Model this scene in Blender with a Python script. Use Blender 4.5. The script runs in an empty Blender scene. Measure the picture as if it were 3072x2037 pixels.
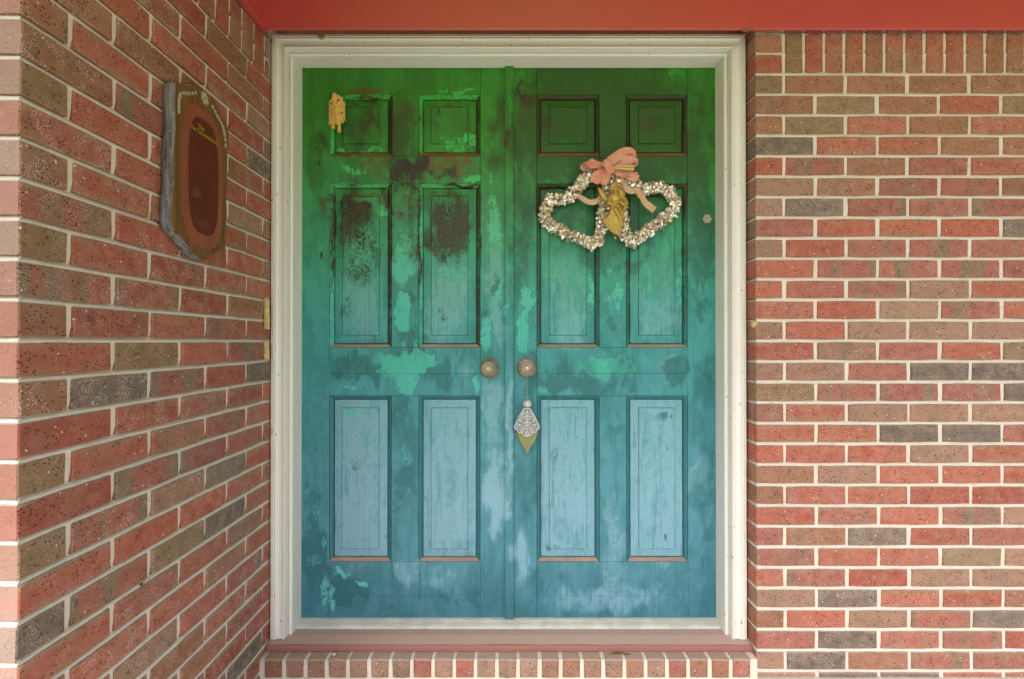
import bpy, bmesh, math, random
import numpy as np
from mathutils import Vector, Matrix, Euler, noise as mnoise

random.seed(7)
R = math.radians
scene = bpy.context.scene
COL = scene.collection

# ------------------------------------------------------------------ camera, world, sun, exposure
CZ = 1.10                      # eye height above the porch floor
F = 1484.0                     # focal length in pixels of the 3072 px wide photograph
cam_d = bpy.data.cameras.new("camera")
cam = bpy.data.objects.new("camera", cam_d)
COL.objects.link(cam)
cam.location = (0, 0, CZ)
cam.rotation_euler = (math.pi / 2 + 0.0046, 0, 0)
cam_d.sensor_width = 36.0
cam_d.lens = F / 3072 * 36.0
cam_d.clip_start = 0.02
cam_d.clip_end = 600
scene.camera = cam

SUN_EL, SUN_ROT = R(52), R(205)
world = bpy.data.worlds.new("World")
scene.world = world
world.use_nodes = True
wn, wl = world.node_tree.nodes, world.node_tree.links
wn.clear()
sky = wn.new("ShaderNodeTexSky")
sky.sky_type = 'NISHITA'
sky.sun_disc = False
sky.sun_elevation = SUN_EL
sky.sun_rotation = SUN_ROT
sky.dust_density = 4.0
sky.air_density = 1.0
sky.ozone_density = 1.0
hs = wn.new("ShaderNodeHueSaturation")
hs.inputs['Saturation'].default_value = 0.75      # thin overcast: greyer than a clear sky
bg = wn.new("ShaderNodeBackground")
bg.inputs['Strength'].default_value = 0.13
wo = wn.new("ShaderNodeOutputWorld")
wl.new(sky.outputs[0], hs.inputs['Color'])
wl.new(hs.outputs[0], bg.inputs[0])
wl.new(bg.outputs[0], wo.inputs[0])

sun_d = bpy.data.lights.new("sun", 'SUN')
sun_d.energy = 1.5
sun_d.angle = R(12)
sun_d.color = (1.0, 0.98, 0.95)
sun = bpy.data.objects.new("sun", sun_d)
COL.objects.link(sun)
az = SUN_ROT
sdir = Vector((math.sin(az) * math.cos(SUN_EL), math.cos(az) * math.cos(SUN_EL), math.sin(SUN_EL)))
sun.rotation_euler = sdir.to_track_quat('Z', 'Y').to_euler()
sun.location = (-3, -6, 8)

vs = scene.view_settings
vs.view_transform = 'Standard'
vs.look = 'None'
vs.gamma = 1.0
vs.use_curve_mapping = False
vs.exposure = 1.46

# ------------------------------------------------------------------ measured planes of the place
XL = -0.8217      # face of the left wall
YQ = 0.8233       # its outer corner, facing the street
XR = 0.802        # corner of the right wall
YR = 1.6271       # face of the right wall
YF = 1.675        # face of the brick mould round the door
YS = 1.7026       # face of the jamb strip
YD = 1.778        # face of the doors
C3 = 0.2032 / 3   # one brick course
H0 = CZ + 0.0035  # height of the joint at eye level


def kz(k):
    return H0 + k * C3


def px(x, y, Y):
    """A point of the photograph (3072 px wide) carried onto the plane at distance Y."""
    return ((x - 1536) * Y / F, CZ + (1025.3 - y) * Y / F)


def dpx(x, Y=YD):
    return (x - 1536) * Y / F


def dpz(y, Y=YD):
    return CZ + (1025.3 - y) * Y / F


# ------------------------------------------------------------------ helpers
def obj(name, verts, faces, mat=None, parent=None, smooth=False, center=True, edges=()):
    me = bpy.data.meshes.new(name)
    v = np.asarray(verts, float)
    c = (v.min(0) + v.max(0)) / 2 if (center and len(v)) else np.zeros(3)
    me.from_pydata((v - c).tolist(), list(edges), [list(map(int, f)) for f in faces])
    me.update()
    if smooth:
        me.shade_smooth()
    o = bpy.data.objects.new(name, me)
    COL.objects.link(o)
    if mat:
        me.materials.append(mat)
    if parent is not None:
        o.parent = parent
        pl = world_of(parent)
        o.location = Vector(c) - pl
    else:
        o.location = c
    return o


def world_of(o):
    l = Vector(o.location)
    while o.parent is not None:
        o = o.parent
        l = l + Vector(o.location)
    return l


def empty(name, loc):
    o = bpy.data.objects.new(name, None)
    COL.objects.link(o)
    o.location = loc
    o.empty_display_size = 0.05
    return o


def tag(o, label=None, cat=None, group=None, kind=None):
    if label: o['label'] = label
    if cat: o['category'] = cat
    if group: o['group'] = group
    if kind: o['kind'] = kind
    return o


class MB:
    def __init__(s):
        s.v, s.f = [], []

    def add(s, v, f):
        n = len(s.v)
        s.v += [tuple(p) for p in v]
        s.f += [tuple(i + n for i in q) for q in f]

    def box(s, x0, x1, y0, y1, z0, z1):
        s.add([(x0, y0, z0), (x1, y0, z0), (x1, y1, z0), (x0, y1, z0), (x0, y0, z1), (x1, y0, z1), (x1, y1, z1), (x0, y1, z1)],
              [(0, 3, 2, 1), (4, 5, 6, 7), (0, 1, 5, 4), (1, 2, 6, 5), (2, 3, 7, 6), (3, 0, 4, 7)])

    def tube(s, pts, r, n=8, cap=True, flat=None):
        pts = [Vector(p) for p in pts]
        rr = r if isinstance(r, (list, tuple)) else [r] * len(pts)
        rings = []
        for i, p in enumerate(pts):
            t = (pts[min(i + 1, len(pts) - 1)] - pts[max(i - 1, 0)]).normalized()
            up = Vector((0, 1, 0)) if abs(t.y) < .9 else Vector((1, 0, 0))
            a = t.cross(up).normalized()
            b = t.cross(a).normalized()
            rings.append([p + (a * math.cos(2 * math.pi * j / n) + b * math.sin(2 * math.pi * j / n)) * rr[i] for j in range(n)])
        v = [p for r_ in rings for p in r_]
        f = []
        for i in range(len(rings) - 1):
            for j in range(n):
                k = (j + 1) % n
                f.append((i * n + j, i * n + k, (i + 1) * n + k, (i + 1) * n + j))
        if cap:
            f.append(tuple(range(n))[::-1])
            f.append(tuple((len(rings) - 1) * n + j for j in range(n)))
        s.add(v, f)

    def ball(s, c, r, n=10, m=7):
        rx, ry, rz = r if isinstance(r, (tuple, list)) else (r, r, r)
        v = [(c[0], c[1], c[2] - rz)]
        for i in range(1, m):
            t = -math.pi / 2 + math.pi * i / m
            for j in range(n):
                p = 2 * math.pi * j / n
                v.append((c[0] + rx * math.cos(t) * math.cos(p), c[1] + ry * math.cos(t) * math.sin(p), c[2] + rz * math.sin(t)))
        v.append((c[0], c[1], c[2] + rz))
        f = [(0, 1 + (j + 1) % n, 1 + j) for j in range(n)]
        for i in range(m - 2):
            for j in range(n):
                a, b = 1 + i * n + j, 1 + i * n + (j + 1) % n
                f.append((a, b, b + n, a + n))
        t = len(v) - 1
        o = 1 + (m - 2) * n
        f += [(o + j, o + (j + 1) % n, t) for j in range(n)]
        s.add(v, f)

    def lathe(s, c, prof, n=32):
        """profile of (radius, distance towards the street) about the -Y axis through c"""
        v, f = [], []
        for r_, d in prof:
            for j in range(n):
                a = 2 * math.pi * j / n
                v.append((c[0] + r_ * math.cos(a), c[1] - d, c[2] + r_ * math.sin(a)))
        m = len(prof)
        for i in range(m - 1):
            for j in range(n):
                k = (j + 1) % n
                f.append((i * n + j, i * n + k, (i + 1) * n + k, (i + 1) * n + j))
        f.append(tuple((m - 1) * n + j for j in range(n)))
        s.add(v, f)

    def build(s, name, mat, parent=None, smooth=False):
        return obj(name, s.v, s.f, mat, parent, smooth)


def catmull(pts, n=8, closed=False):
    P = [Vector(p) for p in pts]
    out = []
    m = len(P)
    for i in range(m if closed else m - 1):
        if closed:
            a, b, c, d = P[(i - 1) % m], P[i], P[(i + 1) % m], P[(i + 2) % m]
        else:
            a, b, c, d = P[max(i - 1, 0)], P[i], P[i + 1], P[min(i + 2, m - 1)]
        for j in range(n):
            t = j / n
            out.append(0.5 * ((2 * b) + (c - a) * t + (2 * a - 5 * b + 4 * c - d) * t * t + (3 * b - a - 3 * c + d) * t ** 3))
    if not closed:
        out.append(P[-1])
    return out


def fbm(p, o=3):
    return mnoise.fractal(p, 1.0, 2.0, o)


# ------------------------------------------------------------------ materials
def lin(c):
    return tuple(((x / 255) / 12.92 if x / 255 <= .04045 else ((x / 255 + .055) / 1.055) ** 2.4) for x in c)


class NM:
    """a node material"""
    def __init__(s, name, rough=0.6, metal=0.0, spec=0.5):
        s.m = bpy.data.materials.new(name)
        s.m.use_nodes = True
        s.n, s.l = s.m.node_tree.nodes, s.m.node_tree.links
        s.b = s.n['Principled BSDF']
        s.b.inputs['Roughness'].default_value = rough
        s.b.inputs['Metallic'].default_value = metal
        s.b.inputs['Specular IOR Level'].default_value = spec

    def _set(s, sock, v):
        if v is None: return
        if isinstance(v, bpy.types.NodeSocket):
            s.l.new(v, sock)
        elif isinstance(v, (int, float)):
            sock.default_value = v
        else:
            sock.default_value = (*v, 1.0) if len(v) == 3 and len(sock.default_value) == 4 else v

    def geo(s):
        return s.n.new('ShaderNodeNewGeometry').outputs['Position']

    def objco(s):
        return s.n.new('ShaderNodeTexCoord').outputs['Object']

    def mapv(s, vec, scale=(1, 1, 1), loc=(0, 0, 0)):
        m = s.n.new('ShaderNodeMapping')
        m.inputs['Scale'].default_value = scale
        m.inputs['Location'].default_value = loc
        s.l.new(vec, m.inputs['Vector'])
        return m.outputs[0]

    def noise(s, vec, scale, detail=3, rough=.55, dist=0.0):
        t = s.n.new('ShaderNodeTexNoise')
        s.l.new(vec, t.inputs['Vector'])
        t.inputs['Scale'].default_value = scale
        t.inputs['Detail'].default_value = detail
        t.inputs['Roughness'].default_value = rough
        t.inputs['Distortion'].default_value = dist
        return t.outputs['Fac']

    def voro(s, vec, scale, out='Distance', feature='F1', rand=1.0):
        t = s.n.new('ShaderNodeTexVoronoi')
        t.feature = feature
        s.l.new(vec, t.inputs['Vector'])
        t.inputs['Scale'].default_value = scale
        t.inputs['Randomness'].default_value = rand
        return t.outputs[out]

    def math(s, op, a, b=None, c=None, clamp=False):
        t = s.n.new('ShaderNodeMath')
        t.operation = op
        t.use_clamp = clamp
        for i, v in enumerate((a, b, c)):
            if v is not None: s._set(t.inputs[i], v)
        return t.outputs[0]

    def step(s, v, a, b, lo=0.0, hi=1.0):
        t = s.n.new('ShaderNodeMapRange')
        t.interpolation_type = 'SMOOTHSTEP'
        s._set(t.inputs[0], v)
        t.inputs[1].default_value, t.inputs[2].default_value = a, b
        t.inputs[3].default_value, t.inputs[4].default_value = lo, hi
        return t.outputs[0]

    def mix(s, f, a, b, mode='MIX'):
        t = s.n.new('ShaderNodeMix')
        t.data_type = 'RGBA'
        t.blend_type = mode
        t.clamp_factor = True
        s._set(t.inputs[0], f)
        s._set(t.inputs[6], a)
        s._set(t.inputs[7], b)
        return t.outputs[2]

    def ramp(s, f, stops):
        t = s.n.new('ShaderNodeValToRGB')
        e = t.color_ramp.elements
        while len(e) < len(stops): e.new(0.5)
        for el, (p, c) in zip(e, stops):
            el.position = p
            el.color = (*c, 1)
        s.l.new(f, t.inputs[0])
        return t.outputs[0]

    def attr(s, name, typ='GEOMETRY', out='Fac'):
        t = s.n.new('ShaderNodeAttribute')
        t.attribute_type = typ
        t.attribute_name = name
        return t.outputs[out]

    def sep(s, vec):
        t = s.n.new('ShaderNodeSeparateXYZ')
        s.l.new(vec, t.inputs[0])
        return t.outputs

    def base(s, c): s._set(s.b.inputs['Base Color'], c)

    def rough(s, v): s._set(s.b.inputs['Roughness'], v)

    def bump(s, h, strength=0.3, dist=0.002):
        t = s.n.new('ShaderNodeBump')
        t.inputs['Strength'].default_value = strength
        t.inputs['Distance'].default_value = dist
        s.l.new(h, t.inputs['Height'])
        s.l.new(t.outputs[0], s.b.inputs['Normal'])


def mat_brick(end=False):
    w = NM('brick_lit_end' if end else 'brick_clay', .72, spec=.35)
    info = w.n.new('ShaderNodeObjectInfo')
    rnd = info.outputs['Random']
    oc = w.objco()
    off = w.n.new('ShaderNodeVectorMath'); off.operation = 'ADD'
    cmb = w.n.new('ShaderNodeCombineXYZ')
    w.l.new(w.math('MULTIPLY', rnd, 37.0), cmb.inputs[0])
    w.l.new(w.math('MULTIPLY', rnd, 91.0), cmb.inputs[2])
    w.l.new(oc, off.inputs[0]); w.l.new(cmb.outputs[0], off.inputs[1])
    p = off.outputs[0]
    tone = info.outputs['Color']
    flash = w.attr('flash', 'OBJECT')       # how strongly the kiln flashed this brick
    # broad vertical flashing bands
    band = w.noise(w.mapv(p, (15, 3, 1.3)), 1.0, 1.0, .4)
    bandm = w.math('MULTIPLY', w.step(band, .50, .66), flash)
    grey = w.mix(w.noise(w.mapv(p, (9, 9, 3)), 1.0), lin((132, 116, 84)), lin((112, 99, 92)))
    c = w.mix(w.math('MULTIPLY', bandm, .85), tone, grey)
    # edges of the face browner than its core
    sx = w.sep(oc)
    core = w.math('ADD', w.math('MULTIPLY', w.math('ABSOLUTE', sx[2]), 22.0), w.math('MULTIPLY', w.noise(w.mapv(p, (14, 14, 26)), 1.0, 2), .9))
    c = w.mix(w.math('MULTIPLY', w.step(core, .6, 1.1, 0, .8), w.attr('rim', 'OBJECT')), c, lin((150, 116, 90)))
    cl = w.noise(w.mapv(p, (26, 26, 34)), 1.0, 3, .6)
    c = w.mix(w.step(cl, .35, .75, 0, .45), c, w.mix(.5, tone, lin((196, 150, 130))))
    # iron specks, dark pits, painted sheen and pale bloom
    v1 = w.voro(w.mapv(p, (.62, 1, 1)), 185)
    dens = w.noise(p, 30, 2)
    pit = w.math('MULTIPLY', w.step(v1, .22, .34, 1, 0), w.step(dens, .41, .54))
    c = w.mix(w.math('MULTIPLY', pit, .9), c, lin((58, 38, 40)))
    v2 = w.voro(w.mapv(p, (1, 1, 1), (3, 7, 1)), 320)
    dens2 = w.noise(w.mapv(p, (1, 1, 1), (5, 2, 9)), 24, 3)
    bloom_sheen = w.math('MULTIPLY', w.math('MULTIPLY', w.step(v2, .22, .42, 1, 0), w.step(dens2, .42, .6)), w.attr('bloom_sheen', 'OBJECT'))
    c = w.mix(w.math('MULTIPLY', bloom_sheen, .8), c, lin((222, 200, 185)))
    v3 = w.voro(w.mapv(p, (1, 1, 1), (1, 4, 2)), 38)
    c = w.mix(w.step(v3, .055, .085, .85, 0), c, lin((228, 220, 205)))
    nz = w.sep(w.n.new('ShaderNodeNewGeometry').outputs['Normal'])[2]      # dust lies on upward faces
    c = w.mix(w.step(nz, .5, .8, 0, .6), c, lin((172, 160, 150)))
    if end: c = w.mix(.66, c, w.mix(w.math('FRACT', w.math('MULTIPLY', rnd, 17.0)), lin((168, 112, 98)), lin((164, 144, 134))))  # brighter daylight on the street corner, painted in as paler brick
    w.base(c)
    h = w.math('SUBTRACT', w.noise(p, 240, 4, .65), w.math('MULTIPLY', pit, .9))
    w.bump(h, .55, .0014)
    return w.m


def mat_mortar():
    w = NM('mortar', .93, spec=.15)
    p = w.geo()
    c = w.mix(w.noise(p, 9, 4), lin((212, 201, 187)), lin((228, 219, 208)))
    c = w.mix(w.step(w.noise(w.mapv(p, (1, 1, 3)), 26, 4, .65), .56, .74, 0, .45), c, lin((168, 158, 122)))
    w.base(c)
    w.bump(w.noise(p, 420, 4, .7), .6, .0013)
    return w.m


def mat_trim():
    w = NM('aged_white_paint', .5, spec=.4)
    p = w.geo()
    c = w.mix(w.noise(p, 5, 3), lin((226, 224, 214)), lin((236, 235, 229)))
    streak = w.noise(w.mapv(p, (60, 60, 6)), 1.0, 4, .65)
    c = w.mix(w.step(streak, .55, .8, 0, .4), c, lin((188, 180, 152)))
    sp = w.voro(w.mapv(p, (1, 1, .35)), 75)
    sd = w.noise(p, 14, 2)
    fl = w.math('MULTIPLY', w.step(sp, .10, .15, 1, 0), w.step(sd, .54, .6))
    c = w.mix(w.math('MULTIPLY', fl, .8), c, lin((92, 88, 74)))
    w.base(c)
    w.bump(w.math('ADD', w.noise(w.mapv(p, (1, 1, .2)), 160, 3), w.math('MULTIPLY', fl, -.6)), .25, .001)
    return w.m


def mat_door():
    w = NM('weathered_teal_paint', .55, spec=.4)
    p = w.geo()
    z = w.sep(p)[2]
    # height in photograph pixels of the door plane / 2037 sets the paint's hue, green above to blue below
    ypx = w.math('DIVIDE', w.math('SUBTRACT', 1025.3, w.math('MULTIPLY', w.math('SUBTRACT', z, CZ), F / YD)), 2037.0)
    ypx = w.math('ADD', ypx, w.math('MULTIPLY', w.math('SUBTRACT', w.noise(w.mapv(p, (1, 1, .6)), 5.5, 3), .5), .09))
    def rp(st): return w.ramp(ypx, [(y / 2037, lin(c)) for y, c in st])
    base = rp(DOOR_BASE)
    pale = rp(DOOR_PALE)
    dark = rp(DOOR_DARK)
    patch = rp(DOOR_PATCH)
    A = {k: w.attr('f_' + k) for k in 'PDBKCS'}
    n_big = w.noise(w.mapv(p, (1, 1, .55)), 16, 4, .6, .4)
    n_mid = w.noise(w.mapv(p, (1, 1, .6)), 60, 5, .7)
    n_fin = w.noise(w.mapv(p, (1, 1, .7)), 190, 4, .7)
    grain = w.noise(w.mapv(p, (140, 140, 6)), 1.0, 4, .65)
    def plus(a, *terms):
        for t, k in terms:
            a = w.math('ADD', a, w.math('MULTIPLY', w.math('SUBTRACT', t, .5), k))
        return a
    c = w.mix(w.step(n_big, .34, .66, 0, .85), w.mix(.18, base, pale), w.mix(.55, base, dark))
    smoke = w.noise(w.mapv(p, (30, 30, 3.2)), 1.0, 4, .6, .6)
    c = w.mix(w.step(smoke, .50, .74, 0, .6), c, w.mix(.8, base, dark))
    # chalked, bleached paint
    fc = plus(A['C'], (n_big, 1.2), (grain, .45), (n_mid, .9))
    c = w.mix(w.step(fc, .05, .75, 0, .85), c, pale)
    # damp, darker paint where the top coat went
    fk = plus(A['K'], (n_big, 1.8), (n_mid, 1.1))
    mk = w.step(fk, .30, .55)
    c = w.mix(w.math('MULTIPLY', mk, .92), c, w.mix(w.step(n_mid, .35, .7), dark, w.mix(.5, dark, base)))
    # clean turquoise undercoat laid bare, and the highlight painted on some mouldings
    spots0 = w.voro(w.mapv(p, (1, 1, .75)), 125)
    fp = plus(A['P'], (n_mid, 1.3), (n_fin, 1.1), (n_big, .7), (spots0, .32))
    mp = w.step(fp, .43, .55)
    c = w.mix(mp, c, patch)
    # brown stain and bare wood
    fb = plus(A['B'], (n_big, 1.1), (n_mid, 1.0))
    c = w.mix(w.step(fb, .2, .75, 0, .85), c, lin((98, 76, 26)))
    # mildew, breaking up into spots
    spots = w.voro(w.mapv(p, (1, 1, .75)), 125)
    fd = plus(A['D'], (n_mid, 1.4), (n_fin, 1.1), (n_big, .9))
    soft = plus(A['S'], (n_big, 1.1), (n_mid, .5))
    c = w.mix(w.step(soft, .02, .68, 0, .85), c, rp(DOOR_WASH))
    halo = plus(A['D'], (n_big, 1.0), (n_mid, .4))
    c = w.mix(w.step(halo, .12, .55, 0, .7), c, lin((54, 56, 20)))
    fd = w.math('ADD', fd, w.math('MULTIPLY', w.math('SUBTRACT', .42, spots), .55))
    md = w.step(fd, .30, .58)
    c = w.mix(w.math('MULTIPLY', md, .88), c, w.mix(w.step(n_big, .4, .65), lin((34, 30, 14)), lin((66, 52, 26))))
    # fine streaks along the grain, small chips
    c = w.mix(w.step(grain, .58, .8, 0, .3), c, w.mix(.5, pale, c))
    c = w.mix(w.step(grain, .45, .28, 0, .5), c, dark)
    chip = w.voro(w.mapv(p, (1, 1, .6)), 46)
    c = w.mix(w.step(chip, .035, .055, .8, 0), c, lin((40, 52, 44)))
    w.base(c)
    w.rough(w.math('ADD', .5, w.math('MULTIPLY', mp, .2)))
    crk = w.step(w.voro(w.mapv(p, (1, 1, .45)), 70, 'Distance', 'DISTANCE_TO_EDGE'), 0, .03)
    h = w.math('ADD', w.math('ADD', w.math('MULTIPLY', mp, -.5), w.math('MULTIPLY', n_mid, .7)),
               w.math('ADD', w.math('MULTIPLY', grain, .5), w.math('MULTIPLY', md, -.3)))
    w.bump(h, .45, .0016)
    return w.m


DOOR_BASE = [(190, (38, 132, 22)), (430, (42, 130, 28)), (590, (46, 140, 66)), (740, (48, 152, 114)), (920, (44, 146, 138)),
             (1150, (46, 140, 146)), (1400, (56, 134, 146)), (1700, (60, 128, 144)), (1850, (42, 108, 124))]
DOOR_PALE = [(190, (84, 146, 50)), (500, (90, 154, 90)), (750, (102, 174, 142)), (950, (112, 172, 172)), (1200, (122, 172, 184)),
             (1500, (134, 178, 196)), (1850, (124, 168, 188))]
DOOR_DARK = [(190, (44, 78, 14)), (500, (44, 84, 24)), (750, (36, 100, 76)), (950, (36, 104, 98)), (1200, (40, 102, 104)),
             (1500, (52, 108, 118)), (1850, (34, 96, 108))]
DOOR_WASH = [(190, (40, 80, 12)), (430, (36, 76, 20)), (600, (36, 84, 44)), (760, (36, 98, 80)), (930, (38, 104, 98)), (1200, (44, 108, 116)), (1850, (48, 104, 124))]
DOOR_PATCH = [(190, (56, 176, 60)), (500, (76, 186, 96)), (700, (88, 184, 138)), (900, (80, 184, 166)), (1100, (70, 174, 156)),
              (1400, (104, 194, 196)), (1850, (98, 180, 186))]

Q = {0: (880, 180), 1: (1500, 180), 2: (880, 1050), 3: (1500, 1050)}
FIELDS = {
 'P': [(0, 345, 1000, 95, 140, .74), (0, 345, 800, 80, 90, .50), (0, 800, 1080, 100, 60, .52), (0, 1025, 760, 40, 90, .5), (0, 565, 980, 52, 170, .62), (0, 560, 1080, 46, 70, .9), (0, 560, 1300, 46, 110, 1.0), (0, 1025, 860, 52, 130, .66),
       (0, 1055, 1160, 22, 60, .8), (0, 985, 1410, 24, 95, .7), (0, 460, 745, 30, 45, .62), (0, 300, 760, 50, 40, .5), (0, 320, 570, 100, 30, .56), (0, 905, 602, 60, 18, .68),
       (0, 850, 415, 100, 50, .58), (0, 840, 158, 110, 14, .7), (0, 330, 455, 150, 14, .7), (0, 1100, 280, 12, 160, .56), (0, 640, 1500, 60, 45, .9),
       (0, 250, 640, 60, 10, .5), (0, 1020, 600, 14, 40, .7), (0, 690, 640, 50, 10, .5),
       (2, 560, 90, 120, 75, 1.05), (2, 590, 190, 60, 40, .85), (2, 690, 50, 50, 40, .95), (2, 300, 188, 70, 12, .7), (2, 945, 170, 14, 65, .75), (2, 575, 545, 40, 50, .46), (2, 290, 310, 40, 28, .62),
       (2, 105, 1080, 30, 40, .56), (2, 155, 1230, 20, 110, .58), (2, 250, 1150, 70, 30, .62), (2, 345, 1200, 60, 20, .62), (2, 145, 985, 15, 28, .7), (2, 190, 1270, 26, 40, .6), (2, 130, 820, 16, 14, .7),
       (1, 120, 1400, 44, 95, 1.0), (1, 140, 1220, 34, 95, .74), (1, 280, 1130, 40, 70, .5), (1, 590, 1200, 46, 80, .54), (1, 570, 1050, 52, 60, .40), (1, 470, 1200, 22, 130, .56),
       (1, 1025, 1165, 26, 36, .56), (1, 1060, 915, 36, 30, .44), (1, 350, 415, 70, 22, .60), (1, 40, 1270, 14, 34, .65), (1, 240, 520, 40, 20, .6), (1, 240, 620, 70, 12, .64), (1, 920, 1150, 16, 120, .45), (1, 670, 1160, 18, 100, .45),
       (1, 900, 90, 50, 60, .60), (1, 990, 210, 40, 40, .62), (1, 780, 455, 100, 18, .58), (1, 960, 330, 12, 120, .66),
       (3, 545, 70, 138, 62, 1.15), (3, 215, 115, 20, 22, .5), (3, 215, 200, 28, 26, .56)],
 'D': [(0, 570, 545, 75, 55, 1.15), (0, 660, 540, 30, 70, .9), (0, 320, 840, 90, 150, .50), (0, 330, 722, 90, 22, .85), (0, 195, 880, 14, 330, .50), (0, 470, 690, 40, 50, .5), (0, 850, 637, 90, 9, .85),
       (0, 780, 570, 130, 25, .42), (0, 140, 480, 34, 110, .36), (0, 340, 1000, 110, 150, .38), (0, 800, 860, 120, 190, .46), (0, 330, 740, 100, 60, .6), (0, 570, 620, 110, 60, .5), (0, 590, 900, 50, 160, .34), (0, 600, 660, 40, 40, .5), (0, 380, 340, 60, 60, .34), (0, 730, 300, 30, 80, .34), (0, 500, 330, 8, 160, .85), (0, 645, 560, 12, 120, .5),
       (0, 590, 700, 60, 90, .3), (0, 380, 185, 90, 8, .5), (0, 350, 210, 120, 10, .45), (0, 500, 900, 8, 260, .6), (0, 645, 900, 8, 330, .5), (0, 955, 900, 8, 250, .4), (0, 140, 1000, 8, 18, .8),
        (1, 250, 330, 70, 60, .32), (1, 790, 330, 70, 60, .36), (1, 110, 150, 60, 60, .5), (1, 660, 440, 25, 60, .7), (1, 500, 380, 9, 140, .85), (1, 943, 320, 9, 150, .95),
       (1, 190, 700, 10, 120, .5), (1, 950, 720, 8, 120, .75), (1, 260, 645, 90, 7, .9), (1, 850, 640, 110, 7, .9), (1, 40, 400, 14, 70, .4)],
 'B': [(0, 565, 330, 70, 150, .46), (0, 780, 565, 160, 40, .5), (1, 130, 250, 60, 170, .5), (0, 1050, 380, 46, 170, .36), (1, 560, 120, 320, 60, .28), (0, 440, 570, 100, 40, .4), (1, 300, 560, 90, 40, .36), (0, 790, 780, 110, 120, .34), (0, 350, 155, 130, 12, .8), (0, 800, 520, 150, 34, .75), (0, 800, 235, 95, 7, .9), (0, 360, 685, 100, 10, .9), (0, 420, 525, 90, 26, .5), (0, 800, 690, 95, 6, .9), (0, 750, 800, 80, 110, .4), (0, 560, 740, 60, 70, .42), (0, 1092, 400, 14, 60, .75),
       (0, 360, 490, 160, 5, .9), (0, 800, 490, 160, 5, .9), (1, 125, 300, 50, 130, .62), (1, 300, 330, 70, 50, .55), (1, 720, 340, 40, 60, .6), (1, 222, 380, 22, 80, .6), (1, 40, 390, 14, 60, .7), (1, 340, 240, 100, 6, .75), (1, 790, 240, 100, 6, .75), (1, 340, 493, 160, 5, .9), (1, 800, 493, 150, 5, .9), (0, 150, 740, 12, 25, .6)],
 'K': [(2, 320, 85, 140, 75, .95), (2, 400, 160, 60, 40, .6), (2, 770, 130, 100, 70, .55), (2, 860, 50, 90, 90, .35), (2, 560, 320, 70, 110, .5), (2, 570, 680, 70, 150, .45), (2, 105, 990, 70, 240, .72), (2, 80, 780, 50, 90, .5), (2, 300, 1240, 130, 60, .8),
       (2, 230, 1290, 60, 50, .5), (2, 860, 1260, 110, 70, .4), (2, 650, 1200, 9, 130, .9), (2, 505, 1150, 7, 70, .75), (2, 620, 40, 300, 200, .22),
       (0, 280, 1290, 45, 110, .42), (0, 575, 1225, 46, 44, 1.0), (0, 590, 1430, 60, 60, .7), (0, 1035, 1140, 36, 70, .55), (0, 990, 1260, 24, 70, .5), (0, 120, 900, 60, 400, .2),
       (1, 570, 1350, 50, 70, .55), (1, 1030, 1000, 70, 420, .46), (1, 130, 1000, 60, 160, .30), (1, 560, 860, 430, 330, .36), (3, 1040, 500, 60, 900, .24), (2, 110, 300, 60, 300, .18), (0, 1150, 900, 20, 600, .3), (1, 350, 900, 120, 120, .3), (1, 820, 900, 120, 120, .25),
       (3, 330, 150, 260, 90, .42), (3, 920, 110, 60, 60, .75), (3, 620, 190, 130, 34, .5), (3, 590, 400, 50, 90, .38), (3, 130, 780, 50, 100, .45), (3, 1045, 1000, 46, 120, .5), (3, 800, 335, 70, 26, .5), (3, 310, 1180, 60, 24, .36),
       (3, 590, 830, 30, 90, .3), (3, 1050, 380, 60, 200, .28), (3, 200, 1180, 36, 120, .36), (3, 130, 60, 60, 60, .4), (3, 720, 640, 40, 120, .3), (3, 270, 1000, 40, 20, .4), (3, 390, 990, 40, 20, .4)],
 'S': [(1, 560, 320, 540, 360, .8), (1, 1010, 700, 90, 500, .55), (1, 560, 800, 430, 260, .42), (1, 130, 700, 60, 420, .5), (0, 300, 320, 90, 120, .4), (0, 560, 420, 90, 220, .5), (0, 1050, 420, 60, 200, .45), (0, 110, 520, 60, 180, .5),
       (0, 800, 820, 110, 180, .5), (0, 320, 760, 110, 90, .5), (3, 1050, 600, 60, 700, .42), (3, 130, 620, 60, 260, .4), (3, 560, 120, 420, 120, .35), (2, 570, 500, 70, 300, .35), (2, 100, 1000, 70, 300, .35)],
 'C': [(0, 330, 1200, 120, 250, .5), (0, 790, 1200, 120, 250, .5), (0, 1030, 1020, 60, 260, .5), (0, 565, 1000, 50, 200, .4), (1, 340, 1180, 120, 240, .42), (1, 800, 1200, 120, 230, .34), (3, 340, 650, 110, 380, .62), (3, 820, 700, 100, 380, .55), (3, 560, 1270, 320, 70, .45), (3, 110, 1080, 40, 170, .62), (3, 1010, 620, 40, 110, .5), (3, 1055, 850, 30, 70, .5), (3, 580, 1000, 60, 300, .35),
       (2, 350, 680, 120, 380, .62), (2, 800, 680, 120, 380, .66), (2, 1025, 720, 60, 230, .85), (2, 1020, 300, 60, 220, .5), (2, 580, 1120, 90, 50, .5), (2, 780, 1170, 90, 60, .45), (2, 280, 120, 36, 26, .7), (2, 1105, 400, 16, 350, .6), (2, 900, 100, 40, 70, .4), (2, 160, 500, 80, 300, .12),
       (1, 350, 1370, 90, 110, .6), (1, 800, 1320, 110, 130, .5), (1, 370, 1150, 120, 150, .25), (0, 1050, 1330, 40, 170, .55), (0, 760, 1340, 100, 130, .45), (0, 350, 1330, 120, 120, .3), (0, 1020, 900, 60, 200, .3), (3, 860, 90, 60, 60, .4)],
}


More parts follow.
